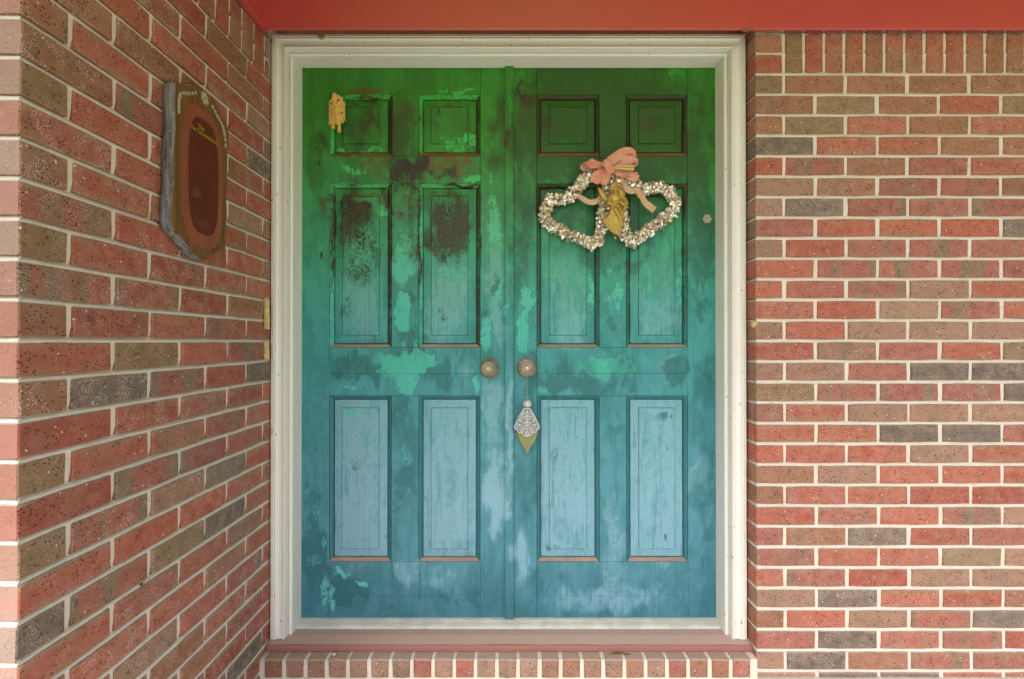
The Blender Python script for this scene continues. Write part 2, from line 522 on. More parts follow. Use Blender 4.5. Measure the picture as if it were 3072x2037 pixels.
def door_fields(X, Z):
    x = 1536 + X * F / YD
    y = 1025.3 - (Z - CZ) * F / YD
    wx, wy = np.zeros_like(x), np.zeros_like(x)
    for i in range(len(x)):
        a, b = float(X[i]), float(Z[i])
        wx[i] = 26 * mnoise.noise(Vector((a * 17, b * 11, 1.7))) + 13 * mnoise.noise(Vector((a * 46, b * 34, 5.2)))
        wy[i] = 34 * mnoise.noise(Vector((a * 17, b * 11, 8.9))) + 20 * mnoise.noise(Vector((a * 46, b * 34, 3.4)))
    out = {}
    for k, lst in FIELDS.items():
        a = np.zeros_like(x)
        for q, cx, cy, rx, ry, s in lst:
            ox, oy = Q[q]
            big = min(1.0, min(rx, ry) / 30)
            dx = (x + wx * big - ox - cx * .5867) / (rx * .5867)
            dy = (y + wy * big - oy - cy * .5867) / (ry * .5867)
            d = np.sqrt(dx * dx + dy * dy)
            t = np.clip((1.45 - d) / .95, 0, 1)
            a = np.maximum(a, s * t * t * (3 - 2 * t))
        out[k] = a
    return out


def door_attrs(o, extra=None):
    me = o.data
    n = len(me.vertices)
    co = np.empty(n * 3)
    me.vertices.foreach_get('co', co)
    co = co.reshape(-1, 3) + np.array(world_of(o))
    for k, a in door_fields(co[:, 0], co[:, 2]).items():
        if extra and k in extra: a = np.maximum(a, extra[k])
        at = me.attributes.new('f_' + k, 'FLOAT', 'POINT')
        at.data.foreach_set('value', a.astype(np.float32))


def simple(name, c, rough=.6, metal=0, spec=.5, c2=None, scale=20, bump=0, bscale=120, bdist=.001):
    w = NM(name, rough, metal, spec)
    p = w.geo()
    if c2 is not None:
        w.base(w.mix(w.step(w.noise(p, scale, 4, .6), .3, .7), c, c2))
    else:
        w.base(c)
    if bump: w.bump(w.noise(p, bscale, 4, .6), bump, bdist)
    return w.m


M_brick, M_mortar, M_trim = mat_brick(), mat_mortar(), mat_trim()
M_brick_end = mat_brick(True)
M_door = mat_door()


def mat_frieze():
    w = NM('barn_red_paint', .42, spec=.4)
    p = w.geo()
    x = w.sep(p)[0]
    fade = w.math('ADD', w.math('ABSOLUTE', w.math('SUBTRACT', x, .02)), w.math('MULTIPLY', w.math('SUBTRACT', w.noise(p, 2.2, 2), .5), .5))
    c = w.mix(w.step(fade, .95, .0, 0, .55), lin((190, 74, 76)), lin((184, 106, 82)))
    c = w.mix(w.step(w.noise(w.mapv(p, (3, 3, 14)), 3, 4), .55, .8, 0, .2), c, lin((188, 104, 80)))
    w.base(c)
    w.bump(w.noise(w.mapv(p, (.3, .3, 1)), 90, 3), .12, .001)
    return w.m


def mat_sill():
    w = NM('worn_red_sill_paint', .7)
    p = w.geo()
    s = w.sep(p)
    front = w.step(s[1], 1.668, 1.652)          # the tread's nosing keeps more of its paint than the walked-on top
    n = w.noise(w.mapv(p, (1, 1, 1)), 7, 5, .6)
    wear = w.math('ADD', front, w.math('MULTIPLY', w.math('SUBTRACT', n, .5), 1.1))
    c = w.mix(w.step(wear, .25, .75), w.mix(w.noise(p, 30, 4), lin((182, 162, 152)), lin((182, 146, 136))), lin((154, 100, 92)))
    v = w.voro(p, 90)
    c = w.mix(w.step(v, .04, .07, .8, 0), c, lin((225, 215, 205)))
    w.base(c)
    w.bump(w.noise(w.mapv(p, (.3, 1, 1)), 90, 4), .25, .0015)
    return w.m


def mat_bark():
    w = NM('grey_bark_edge', .8)
    p = w.geo()
    n = w.noise(w.mapv(p, (1, 60, 9)), 1.0, 5, .65, .5)
    n2 = w.noise(w.mapv(p, (130, 60, 10)), 1.0, 4, .6)
    c = w.mix(w.step(n2, .3, .7), lin((72, 72, 72)), lin((142, 142, 138)))
    c = w.mix(w.step(w.noise(p, 200, 2), .62, .7, 0, .6), c, lin((190, 190, 185)))
    w.base(c)
    w.bump(w.math('ADD', n2, w.noise(p, 140, 3)), .7, .003)
    return w.m


def mat_wood(name, a, b, sc=(1, 70, 5), rough=.45):
    w = NM(name, rough, spec=.4)
    p = w.geo()
    n = w.noise(w.mapv(p, sc), 1.0, 5, .65, .6)
    w.base(w.mix(w.step(n, .3, .7), a, b))
    w.bump(n, .15, .001)
    return w.m


def mat_speck():
    w = NM('dark_speckled_wood', .5, spec=.35)
    p = w.geo()
    c = w.mix(w.noise(p, 20, 4), lin((82, 30, 24)), lin((110, 46, 36)))
    sp = w.noise(w.mapv(p, (1, 120, 60)), 1.6, 3, .7)
    c = w.mix(w.step(sp, .58, .72, 0, .7), c, lin((150, 84, 62)))
    z = w.sep(p)[2]
    sm = w.noise(w.mapv(p, (1, 10, 22)), 1.0, 3)
    c = w.mix(w.math('MULTIPLY', w.step(sm, .55, .72, 0, .6), w.step(z, 1.52, 1.46)), c, lin((140, 84, 60)))
    w.base(c)
    w.bump(sp, .3, .001)
    return w.m


def mat_concrete():
    w = NM('porch_concrete', .85)
    p = w.geo()
    c = w.mix(w.noise(p, 5, 5, .6), lin((178, 174, 166)), lin((206, 202, 194)))
    c = w.mix(w.step(w.noise(p, 60, 4, .7), .55, .75, 0, .5), c, lin((228, 225, 220)))
    w.base(c)
    w.bump(w.noise(p, 200, 4), .3, .001)
    return w.m


def mat_lawn():
    w = NM('bounce_lawn_grass', .9)
    p = w.geo()
    w.base(w.mix(w.noise(p, 3, 5), (.12, .16, .03), (.20, .22, .05)))  # bright yellow-green set for the light it bounces
    w.bump(w.noise(p, 60, 4), .5, .02)
    return w.m


M_frieze, M_sill, M_bark = mat_frieze(), mat_sill(), mat_bark()
M_slab = mat_wood('olive_varnished_wood', lin((98, 66, 34)), lin((134, 94, 48)))
M_band = mat_wood('red_brown_routed_wood', lin((138, 74, 54)), lin((154, 88, 66)), (1, 20, 4))
M_speck = mat_speck()
M_white = simple('white_hobby_paint', lin((186, 180, 156)), .6)
M_gold_paint = simple('gold_hobby_paint', lin((176, 150, 60)), .4, .3)
M_thresh = simple('white_threshold_paint', lin((190, 190, 180)), .45, c2=lin((212, 212, 206)), scale=14, bump=.2, bscale=90)
M_ledge = mat_wood('bare_wood_ledge', lin((138, 124, 112)), lin((164, 144, 126)), (9, 40, 40), .75)
M_ledge_top = mat_wood('stained_wood_ledge', lin((122, 84, 40)), lin((142, 100, 52)), (9, 40, 40), .75)
M_knob = simple('aged_brass', lin((122, 112, 94)), .42, .6, c2=lin((152, 142, 122)), scale=60, bump=.15, bscale=200)
M_knob_bright = simple('worn_nickel', lin((205, 198, 188)), .3, .9)
M_black = simple('black_slot', (.012, .012, .012), .6)
M_foil = simple('champagne_foil', lin((252, 250, 246)), .30, .6, c2=lin((242, 224, 190)), scale=35)
M_core = simple('gold_wire_core', lin((190, 160, 110)), .4, .8)
M_angel = simple('gold_plastic', lin((168, 138, 60)), .34, .3, c2=lin((184, 154, 76)), scale=30)
M_pearl = simple('pearl', lin((190, 190, 192)), .18, .15, spec=.7)
M_silver = simple('antique_silver', lin((240, 240, 240)), .35, .5)
M_silver_d = simple('tarnished_silver', lin((128, 130, 132)), .5, .5)
M_mud = simple('cream_mud', lin((226, 196, 104)), .9, c2=lin((206, 168, 84)), scale=90, bump=.7, bscale=260, bdist=.002)
M_mud_pale = simple('pale_mud', lin((206, 190, 138)), .9, c2=lin((188, 168, 112)), scale=90, bump=.6, bscale=300, bdist=.0015)
M_nest = simple('grey_paper_nest', lin((226, 216, 194)), .9, c2=lin((186, 176, 152)), scale=160, bump=.7, bscale=300, bdist=.002)
M_hole = simple('nest_hollow', lin((52, 40, 20)), .95)
M_peg = mat_wood('pale_pine', lin((196, 162, 96)), lin((216, 184, 122)), (8, 8, 90), .6)
M_wire = simple('dark_wire', (.03, .025, .02), .4, .8)
M_leaf = simple('dry_leaf', lin((150, 104, 30)), .6, c2=lin((112, 74, 24)), scale=60)
M_spider = simple('spider_brown', lin((96, 62, 40)), .6)
M_straw = simple('dry_straw', lin((152, 126, 70)), .8)
M_floor, M_lawn = mat_concrete(), mat_lawn()
M_ceil = simple('bounce_ceiling_paint', lin((206, 184, 80)), .7)  # yellow chosen to tint the light it bounces
M_cord = simple('grey_cord', lin((168, 158, 142)), .7)
M_dark = simple('dark_rubber', (.03, .035, .045), .6)


def mat_ribbon(a=(234, 170, 138), b=(236, 194, 160)):
    w = NM('sheer_ribbon', .5, spec=.3)
    p = w.geo()
    w.base(w.mix(w.step(w.noise(p, 26, 3), .35, .7), lin(a), lin(b)))
    tr = w.n.new('ShaderNodeBsdfTranslucent')
    tr.inputs[0].default_value = (*lin((232, 150, 122)), 1)
    mx = w.n.new('ShaderNodeMixShader')
    mx.inputs[0].default_value = .3
    out = w.n['Material Output']
    w.l.new(w.b.outputs[0], mx.inputs[1]); w.l.new(tr.outputs[0], mx.inputs[2])
    w.l.new(mx.outputs[0], out.inputs[0])
    w.bump(w.noise(w.mapv(p, (1, 1, 1)), 110, 3), .6, .004)
    return w.m


def mat_glass():
    w = NM('olive_glass_drop', .22, spec=.6)
    p = w.geo()
    w.base(w.mix(w.noise(p, 28, 2), lin((128, 128, 62)), lin((152, 152, 96))))
    w.b.inputs['Transmission Weight'].default_value = .25
    w.b.inputs['Coat Weight'].default_value = .4
    return w.m


M_ribbon, M_glass = mat_ribbon((238, 162, 138), (238, 190, 162)), mat_glass()
M_tail = mat_ribbon((222, 186, 146), (226, 200, 164))
M_ribbon_edge = simple('ribbon_wire_edge', lin((226, 168, 132)), .5)

# ================================================================== STRUCTURE: ground, porch
m = MB(); m.box(-3.6, 4.6, -1.2, 1.9, -.12, 0)
tag(m.build('porch_floor', M_floor), kind='structure')
g = obj('unseen_lawn', [(-60, -60, -.13), (60, -60, -.13), (60, 60, -.13), (-60, 60, -.13)], [(0, 1, 2, 3)], M_lawn)  # ground out of view, added for its yellow-green bounce
tag(g, kind='structure')
m = MB(); m.box(-3.6, 4.6, -.38, 2.6, 2.52, 2.60)  # ceiling out of view, added to dim and warm the upper light
tag(m.build('unseen_ceiling', M_ceil), kind='structure')

# ================================================================== BRICK WALLS
PAL = {
 'R': [(166, 88, 70), (170, 95, 77), (156, 81, 66), (172, 101, 83)],
 'O': [(174, 96, 74), (168, 90, 70)],
 'T': [(156, 120, 100), (150, 112, 92), (160, 126, 106)],
 'B': [(154, 106, 82), (148, 100, 76), (160, 112, 88)],
 'G': [(112, 102, 94), (106, 95, 86), (122, 110, 98)],
 'Y': [(140, 118, 90), (134, 108, 78)],
 'M': [(162, 98, 84), (156, 94, 82)],
}


def brick_mesh(L, H, D, seed, bev=.0022, pale_end=False):
    """irregular outline, bevelled face, straight sides; face at y=0 looking to -Y"""
    rg = random.Random(seed)
    hx, hz = L / 2, H / 2
    j = lambda a: rg.uniform(-a, a)
    xs = [-hx, -hx * .34, hx * .34, hx] if L > .12 else [-hx, 0, hx]
    ring = []
    for i, x in enumerate(xs):
        e = i in (0, len(xs) - 1)
        ring.append((x + j(.0012) + (0.0012 if i == 0 else -0.0012 if e else 0), -hz + j(.0008) + (.001 if e else 0)))
    for i, x in enumerate(xs[::-1]):
        e = i in (0, len(xs) - 1)
        ring.append((x + j(.0012) + (-.0012 if i == 0 else .0012 if e else 0), hz + j(.0008) - (.001 if e else 0)))
    n = len(ring)
    yo = j(.0009)
    v = [(x * (1 - bev / hx), yo + j(.0003), z * (1 - bev / hz)) for x, z in ring]
    v += [(x, yo + bev, z) for x, z in ring]
    v += [(max(-hx, min(hx, x)), D, max(-hz, min(hz, z))) for x, z in ring]
    f = [tuple(range(n))]
    for a in (0, n):
        for i in range(n):
            k = (i + 1) % n
            f.append((a + i, a + n + i, a + n + k, a + k))
    me = bpy.data.meshes.new('brick')
    me.from_pydata(v, [], f)
    me.update()
    me.materials.append(M_brick)
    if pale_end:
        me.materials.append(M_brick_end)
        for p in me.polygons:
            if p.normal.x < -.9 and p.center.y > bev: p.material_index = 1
    return me


BH = C3 - .0098
BL = .1936
BW = .0925
MESH = {
 'stretcher': [brick_mesh(BL, BH, BW, i) for i in range(9)],
 'header': [brick_mesh(BW - .001, BH, .19, 50 + i) for i in range(6)],
 'soldier': [brick_mesh(.0578, .194, BW, 80 + i) for i in range(5)],
 'rowlock': [brick_mesh(.0585, .062, .16, 100 + i, .004) for i in range(5)],
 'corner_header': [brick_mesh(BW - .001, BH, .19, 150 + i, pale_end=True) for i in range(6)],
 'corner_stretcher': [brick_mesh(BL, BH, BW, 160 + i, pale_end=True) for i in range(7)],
 'closer': [brick_mesh(.022, BH, BW, 120 + i) for i in range(3)],
}


def lay(kind, parent, loc, rotz=0.0, tone=None, rotx=0.0, shade=1.0, bloom_sheen=.45):
    o = bpy.data.objects.new('brick', random.choice(MESH[kind]))
    COL.objects.link(o)
    o.parent = parent
    o.location = Vector(loc) - Vector(parent.location)
    o.rotation_euler = (rotx + random.uniform(-.004, .004), random.uniform(-.004, .004), rotz + random.uniform(-.004, .004))
    if tone is None:
        tone = random.choices('ROTBGMY', (38, 10, 14, 14, 8, 12, 4))[0]
    c = random.choice(PAL[tone])
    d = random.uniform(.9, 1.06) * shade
    o['bloom_sheen'] = bloom_sheen * random.choice((.3, .7, 1.0, 1.4)) * (1.5 if tone == 'G' else 1)
    o['rim'] = random.choice((0, .2, .5, 1.0)) if tone in 'RMTO' else .3
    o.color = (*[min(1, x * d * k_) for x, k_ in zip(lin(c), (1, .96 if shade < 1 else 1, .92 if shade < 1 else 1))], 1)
    o['flash'] = {'R': .25, 'O': .1, 'T': .5, 'B': .45, 'G': 0.25, 'Y': .3, 'M': 1.0}[tone] * random.uniform(.7, 1.3)
    return o


def mortar_grid(mb, u0, u1, v0, v1, fn, du=.009, dv=None, strike=.004):
    """joint filling; bed joints are struck so that their lower lip stands proud and catches the light"""
    nu = max(2, int((u1 - u0) / du))
    us = [u0 + (u1 - u0) * i / nu for i in range(nu + 1)]
    if dv:
        nv = max(2, int((v1 - v0) / dv))
        vv = [(v0 + (v1 - v0) * j / nv, 0) for j in range(nv + 1)]
    else:
        vv = [(v0, 0)]
        k = -20
        while kz(k) < v1 - .03:
            z = kz(k)
            if z - .03 > v0:
                vv += [(z - .025, 0), (z - .0062, .0006), (z - .003, .0022), (z + .0005, .0008), (z + .0035, -strike * .6), (z + .0062, -strike), (z + .025, 0)]
            k += 1
        vv.append((v1, 0))
    v, f = [], []
    n = len(vv)
    for u in us:
        for w_, dd in vv:
            v.append(fn(u, w_, dd + .0012 * mnoise.noise(Vector((u * 55, w_ * 55, 3.1))) + .0010 * mnoise.noise(Vector((u * 16, w_ * 30, 9)))))
    for i in range(nu):
        for j in range(n - 1):
            a = i * n + j
            f.append((a, a + n, a + n + 1, a + 1))
    mb.add(v, f)


# ---- left wall: the face towards the doorway and its street corner
wl_ = tag(empty('brick_wall', (XL - .1, YQ + .4, 0)), 'red brick wall projecting towards the viewer beside the left door jamb, wooden plaque on it', 'brick wall')
LT = {7: 'BMR', 6: 'YOR', 5: 'MRR', 4: 'BRB', 3: 'MRR', 2: 'YRR', 1: 'MMRB', 0: 'BRRMR', -1: 'RYRM', -2: 'BGMRG', -3: 'RRMR', -4: 'YRMMR', -5: 'RMMR', -6: 'YMTGR',
      -7: 'ROOR', -8: 'GMYGR', -9: 'RMRT', -10: 'RRRBR', -11: 'RTRM', -12: 'YTBRR', -13: 'RTBR', -14: 'GTMRR', -15: 'RYRG', -16: 'BRGRR'}
MR = .005         # depth of the joints
for r in range(-17, 17):
    zc = kz(r) + C3 / 2
    if zc < -.03 or (r >= 13):
        continue
    tones = LT.get(r, '')
    t = lambda i: tones[i] if i < len(tones) else random.choices('RMBTOG', (44, 16, 16, 10, 8, 6))[0]
    even = r % 2 == 0
    y, i = YQ, 0
    while y < YF - .012:
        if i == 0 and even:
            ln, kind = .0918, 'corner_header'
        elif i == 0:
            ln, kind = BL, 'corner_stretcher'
        else:
            ln, kind = BL, 'stretcher'
        if y > YF - .025:
            ln, kind = .022, 'closer'
        o = lay(kind, wl_, (XL + random.uniform(-.0006, .0006), y + ln / 2 + random.uniform(-.001, .001), zc), math.pi / 2, t(i), shade=.96, bloom_sheen=.75)  # stronger pale specks: this wall's sheen is put into the brick colour
        if kind == 'stretcher' and y + ln > YF + .02: o.scale.x = 1
        y += ln + .0112
        i += 1
    # street face of the corner, running off to the left
    x = XL - (.1936 if even else .0925) - .0105
    j = 0
    while x > -1.28:
        L_ = BL
        lay('stretcher', wl_, (x - L_ / 2, YQ, zc), tone=random.choice('RTTMO'), shade=1.25)  # lightened to go with the daylight painted on the corner ends
        x -= L_ + .0105
        j += 1
for i in range(12):          # soldier course
    y = YQ + .003 + .0685 * i + .029
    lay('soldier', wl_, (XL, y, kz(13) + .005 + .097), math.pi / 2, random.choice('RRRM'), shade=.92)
for k in (13, 14, 15):
    lay('closer', wl_, (XL, YQ + .8245 + .012, kz(k) + C3 / 2), math.pi / 2, 'B')
m = MB()
mortar_grid(m, YQ + .003, 1.80, 0, 2.35, lambda u, v, d: (XL - MR + d, u, v))
mortar_grid(m, -1.32, XL - .003, 0, 2.35, lambda u, v, d: (u, YQ + MR - d, v))
m.box(-1.32, XL - .012, YQ + .012, 1.80, 0, 2.35)
m.build('mortar', M_mortar, wl_)

# ---- right wall
wr_ = tag(empty('brick_wall', (XR + .6, YR + .06, 0)), 'wide red brick wall facing the viewer to the right of the doorway, no plaque on it', 'brick wall')
RT = {12: 'YRBRB', 11: 'BYBRY', 10: 'OYRBR', 9: 'GRRBB', 8: 'OMRMR', 7: 'TOMMB', 6: 'TGMMM', 5: 'MOOOG', 4: 'TRMMM', 3: 'RMMMM', 2: 'OMMTR', 1: 'RRTMO', 0: 'TRTTT',
      -1: 'RTMOY', -2: 'TTMGG', -3: 'YMMMG', -4: 'MRTTT', -5: 'RRGGM', -6: 'RRRTR', -7: 'BTRRR', -8: 'BRRRR', -9: 'RMRMT', -10: 'MBGRM', -11: 'MRRYT', -12: 'RMRTT',
      -13: 'TGRRB', -14: 'BRTMG', -15: 'MGMMR', -16: 'TGBMM', -17: 'TGGRR'}
for r in range(-17, 16):
    zc = kz(r) + C3 / 2
    if zc < -.03: continue
    tones = RT.get(r, '')
    if r >= 7: tones = ''.join('B' if (c_ in 'RO' and random.random() < .5) else c_ for c_ in tones)  # upper courses browner: the warm light cast is put into their tones
    t = lambda i: tones[i] if i < len(tones) else None
    even = r % 2 == 0
    x, i = XR, 0
    while x < 2.2:
        if i == 0 and (even or r > 12): ln, kind = .0895, 'header'
        else: ln, kind = BL, 'stretcher'
        if r > 12 and i > 0: break
        lay(kind, wr_, (x + ln / 2 + random.uniform(-.0012, .0012), YR + random.uniform(-.0006, .0006), zc), 0, t(i) if r <= 12 else 'OBB'[r - 13])
        x += ln + .0107
        i += 1
for i in range(21):
    lay('soldier', wr_, (XR + .0995 + .0290 + .0665 * i, YR, kz(13) + .005 + .097), 0, 'YRRRBRRRRRBR'[i] if i < 12 else 'R')
m = MB()
mortar_grid(m, XR + .003, 2.25, 0, 2.35, lambda u, v, d: (u, YR + MR - .001 - d, v), strike=.002)
mortar_grid(m, YR + .003, 1.80, 0, 2.35, lambda u, v, d: (XR + MR - d, u, v))
m.box(XR + .012, 2.25, YR + .012, 1.80, 0, 2.35)
m.build('mortar', M_mortar, wr_)

# ---- brick step under the sill: a row of bricks on edge
YB = 1.6126
st_ = tag(empty('brick_step', (0, YB, 0)), 'low step of bricks on edge under the worn red door sill', 'step')
x, i = XL + .0155, 0
while x + .055 < XR - .004:
    lay('rowlock', st_, (x + .0292, YB, .0365), 0, random.choice('TTTBTMT'))
    x += .0693
    i += 1
m = MB()
mortar_grid(m, XL - .01, XR - .002, 0, .064, lambda u, v, d: (u, YB + .005 - d, v), dv=.012)
m.box(XL - .01, XR - .002, YB + .012, 1.78, 0, .0635)
m.build('mortar', M_mortar, st_)

# ================================================================== FRIEZE over the doorway
fr = tag(empty('frieze', (0, 1.607, 2.115)), 'dark red painted board running over the doorway and along both brick walls', 'fascia board')
ZB = 2.1146
YZ = 1.600
XZ = -.796
m = MB()
def board_y(m, x0, x1, y0, y1, z0, z1):       # small quirk along the lower edge
    prof = [(y1, z1), (y1, z0 + .004), (y1 - .004, z0 + .001), (y0 + .003, z0), (y0, z0 + .003), (y0, z0 + .02), (y0, z1)]
    v = [(x0, a, b) for a, b in prof] + [(x1, a, b) for a, b in prof]
    n = len(prof)
    m.add(v, [(i, (i + 1) % n, n + (i + 1) % n, n + i) for i in range(n)] + [tuple(range(n))[::-1], tuple(n + i for i in range(n))])
board_y(m, XZ + .001, 2.3, YZ, YZ + .0145, ZB, 2.52)
m.build('board', M_frieze, fr)
m = MB()
prof = [(XL + .001, 2.52), (XL + .001, ZB + .004), (XL + .006, ZB), (XZ - .003, ZB), (XZ, ZB + .003), (XZ, 2.52)]
v = [(a, YQ - .02, b) for a, b in prof] + [(a, YZ + .0145, b) for a, b in prof]
n = len(prof)
m.add(v, [(i, n + i, n + (i + 1) % n, (i + 1) % n) for i in range(n)] + [tuple(range(n)), tuple(n + i for i in range(n))[::-1]])
m.build('board', M_frieze, fr)
m = MB(); m.box(XZ, XZ + .0115, YZ - .012, YZ, ZB + .002, 2.52)
m.build('corner_trim', M_frieze, fr)
m = MB(); m.box(XL, 2.25, YZ + .016, 1.80, 2.185, 2.52)
m.build('blocking', M_frieze, fr)

# ================================================================== DOOR FRAME
dfm = tag(empty('door_frame', (0, YF, .09)), 'old white painted wood frame with stepped moulding round the teal double door', 'door frame')
FX0, FX1 = -.8195, .7962          # outer edges of the brick mould
FZT = CZ + 1.049
JX0, JX1 = -.7554, .7316          # inside faces of the jambs
JZT = CZ + .987


def prof_mould():
    """(distance inwards from the outer edge, y)"""
    return [(0, YF + .09), (0, YF + .006), (.003, YF + .002), (.0085, YF + .001), (.0095, YF - .001), (.0125, YF - .002), (.0135, YF + .0005), (.0165, YF - .001), (.020, YF - .002), (.0225, YF + .0015),
            (.0240, YF + .0035), (.029, YF + .0052), (.036, YF + .0052), (.043, YF + .0032), (.0455, YF + .0005), (.049, YF - .0005), (.0508, YF + .0015), (.0508, YS + .03)]


def frame_run(pr, x0, x1, z0, zt, which, seg=40):
    """one mitred length of a frame profile: which = left, head or right"""
    v, f = [], []
    n = len(pr)
    wob = lambda a, b: .0007 * mnoise.noise(Vector((a * 9, b * 3, 1)))
    ns = seg
    for i in range(ns + 1):
        t = i / ns
        for d, y in pr:
            if which == 'head':
                v.append((x0 + d + (x1 - x0 - 2 * d) * t, y + wob(t * 3, d), zt - d))
            else:
                x = x0 + d if which == 'left' else x1 - d
                v.append((x + wob(t * 2, 4), y + wob(t * 2.4, 7), z0 + (zt - d - z0) * t))
    for i in range(ns):
        for k in range(n - 1):
            q = (i * n + k, i * n + k + 1, (i + 1) * n + k + 1, (i + 1) * n + k)
            f.append(q if which in ('right', 'head') else q[::-1])
    f.append(tuple(range(n)))
    f.append(tuple(ns * n + k for k in range(n))[::-1])
    return v, f


SILLZ = .0945
for wh in ('left', 'head', 'right'):
    v, f = frame_run(prof_mould(), FX0, FX1, SILLZ, FZT, wh)
    obj('brick_mould', v, f, M_trim, dfm)
# jamb strip and jamb, a single stepped board on each side
ox0, ox1 = FX0 + .0512, FX1 - .0512
def prof_jamb(w_):
    return [(-.02, YS + .006), (0, YS + .005), (.0012, YS + .001), (.004, YS - .002), (.0075, YS - .003), (w_ - .003, YS - .0015), (w_, YS + .003), (w_, YD + .06), (-.02, YD + .06)]
for wh in ('left', 'head', 'right'):
    w_ = {'left': JX0 - ox0, 'right': ox1 - JX1, 'head': (FZT - .0512) - JZT}[wh]
    pr = prof_jamb(w_)
    v, f = [], []
    n = len(pr)
    for i in range(31):
        t = i / 30
        for d, y in pr:
            if wh == 'head': v.append((ox0 - .004 + (ox1 - ox0 + .008) * t, y, FZT - .0512 - d))
            elif wh == 'left': v.append((ox0 + d, y, SILLZ - .004 + (FZT - .052 - (d if d > 0 else 0) - SILLZ + .004) * t))
            else: v.append((ox1 - d, y, SILLZ - .004 + (FZT - .052 - (d if d > 0 else 0) - SILLZ + .004) * t))
    for i in range(30):
        for k in range(n):
            kk = (k + 1) % n
            q = (i * n + k, i * n + kk, (i + 1) * n + kk, (i + 1) * n + k)
            f.append(q if wh != 'left' else q[::-1])
    f += [tuple(range(n)), tuple(30 * n + k for k in range(n))[::-1]]
    obj('jamb', v, f, M_trim, dfm)

# sill and threshold
sl = MB()
prof = [(1.80, .0968), (1.70, .0952), (1.664, .0880), (1.655, .0862), (1.6515, .082), (1.6515, .0705), (1.655, .0675), (1.80, .0675)]
n = len(prof); N = 40
v = []
for i in range(N + 1):
    x = -.8185 + (.8 + .8185) * i / N
    for y, z in prof:
        v.append((x, y + .0012 * mnoise.noise(Vector((x * 6, z * 9, 0))), z + .0006 * mnoise.noise(Vector((x * 14, y * 9, 5)))))
f = [(i * n + k, (i + 1) * n + k, (i + 1) * n + (k + 1) % n, i * n + (k + 1) % n) for i in range(N) for k in range(n)]
f += [tuple(range(n)), tuple(N * n + k for k in range(n))[::-1]]
o = obj('door_sill', v, f, M_sill)
tag(o, 'worn red wooden sill board below the white threshold', 'sill')
prof = [(1.84, .112), (1.772, .112)]
for i in range(5):
    y = 1.768 - i * .0062
    prof += [(y, .1118 - i * .0017), (y - .0034, .1112 - i * .0017), (y - .0038, .1074 - i * .0017), (y - .0058, .1072 - i * .0017)]
prof += [(1.7345, .1010), (1.733, .0965), (1.84, .0965)]
n = len(prof)
x0, x1 = JX0 + .001, JX1 - .001
v = [(x0, a, b) for a, b in prof] + [(x1, a, b) for a, b in prof]
f = [(k, n + k, n + (k + 1) % n, (k + 1) % n) for k in range(n)] + [tuple(range(n)), tuple(n + k for k in range(n))[::-1]]
o = obj('threshold', v, f, M_thresh)
tag(o, 'ridged white threshold strip directly under the teal doors', 'threshold')

# ================================================================== THE TWO DOORS
def S(s): return dpx(s * 1.29895)
def T(s): return dpz(s * 1.29895)


def grid_board(x0, x1, z0, z1, name, parent, y=YD, dep=.04, cell=.009, edge=.0015, ease=.0014):
    """a flat board with eased edges and enough vertices to carry its wear"""
    def axis(a, b):
        n = max(2, int((b - a) / cell))
        return [a, a + edge] + [a + edge + (b - a - 2 * edge) * i / n for i in range(1, n)] + [b - edge, b]
    xs, zs = axis(x0, x1), axis(z0, z1)
    v, f = [], []
    nx, nz = len(xs), len(zs)
    for i, x in enumerate(xs):
        for j, z in enumerate(zs):
            e = i in (0, nx - 1) or j in (0, nz - 1)
            v.append((x, y + (ease if e else .0003 * mnoise.noise(Vector((x * 12, z * 5, 2)))), z))
    for i in range(nx - 1):
        for j in range(nz - 1):
            a = i * nz + j
            f.append((a, a + nz, a + nz + 1, a + 1))
    per = [i * nz for i in range(nx)] + [(nx - 1) * nz + j for j in range(1, nz)] + [i * nz + nz - 1 for i in range(nx - 2, -1, -1)] + [j for j in range(nz - 2, 0, -1)]
    b = len(v)
    v += [(v[k][0], y + dep, v[k][2]) for k in per]
    m_ = len(per)
    for i in range(m_):
        k = (i + 1) % m_
        f.append((per[k], per[i], b + i, b + k))
    o = obj(name, v, f, M_door, parent)
    door_attrs(o)
    return o


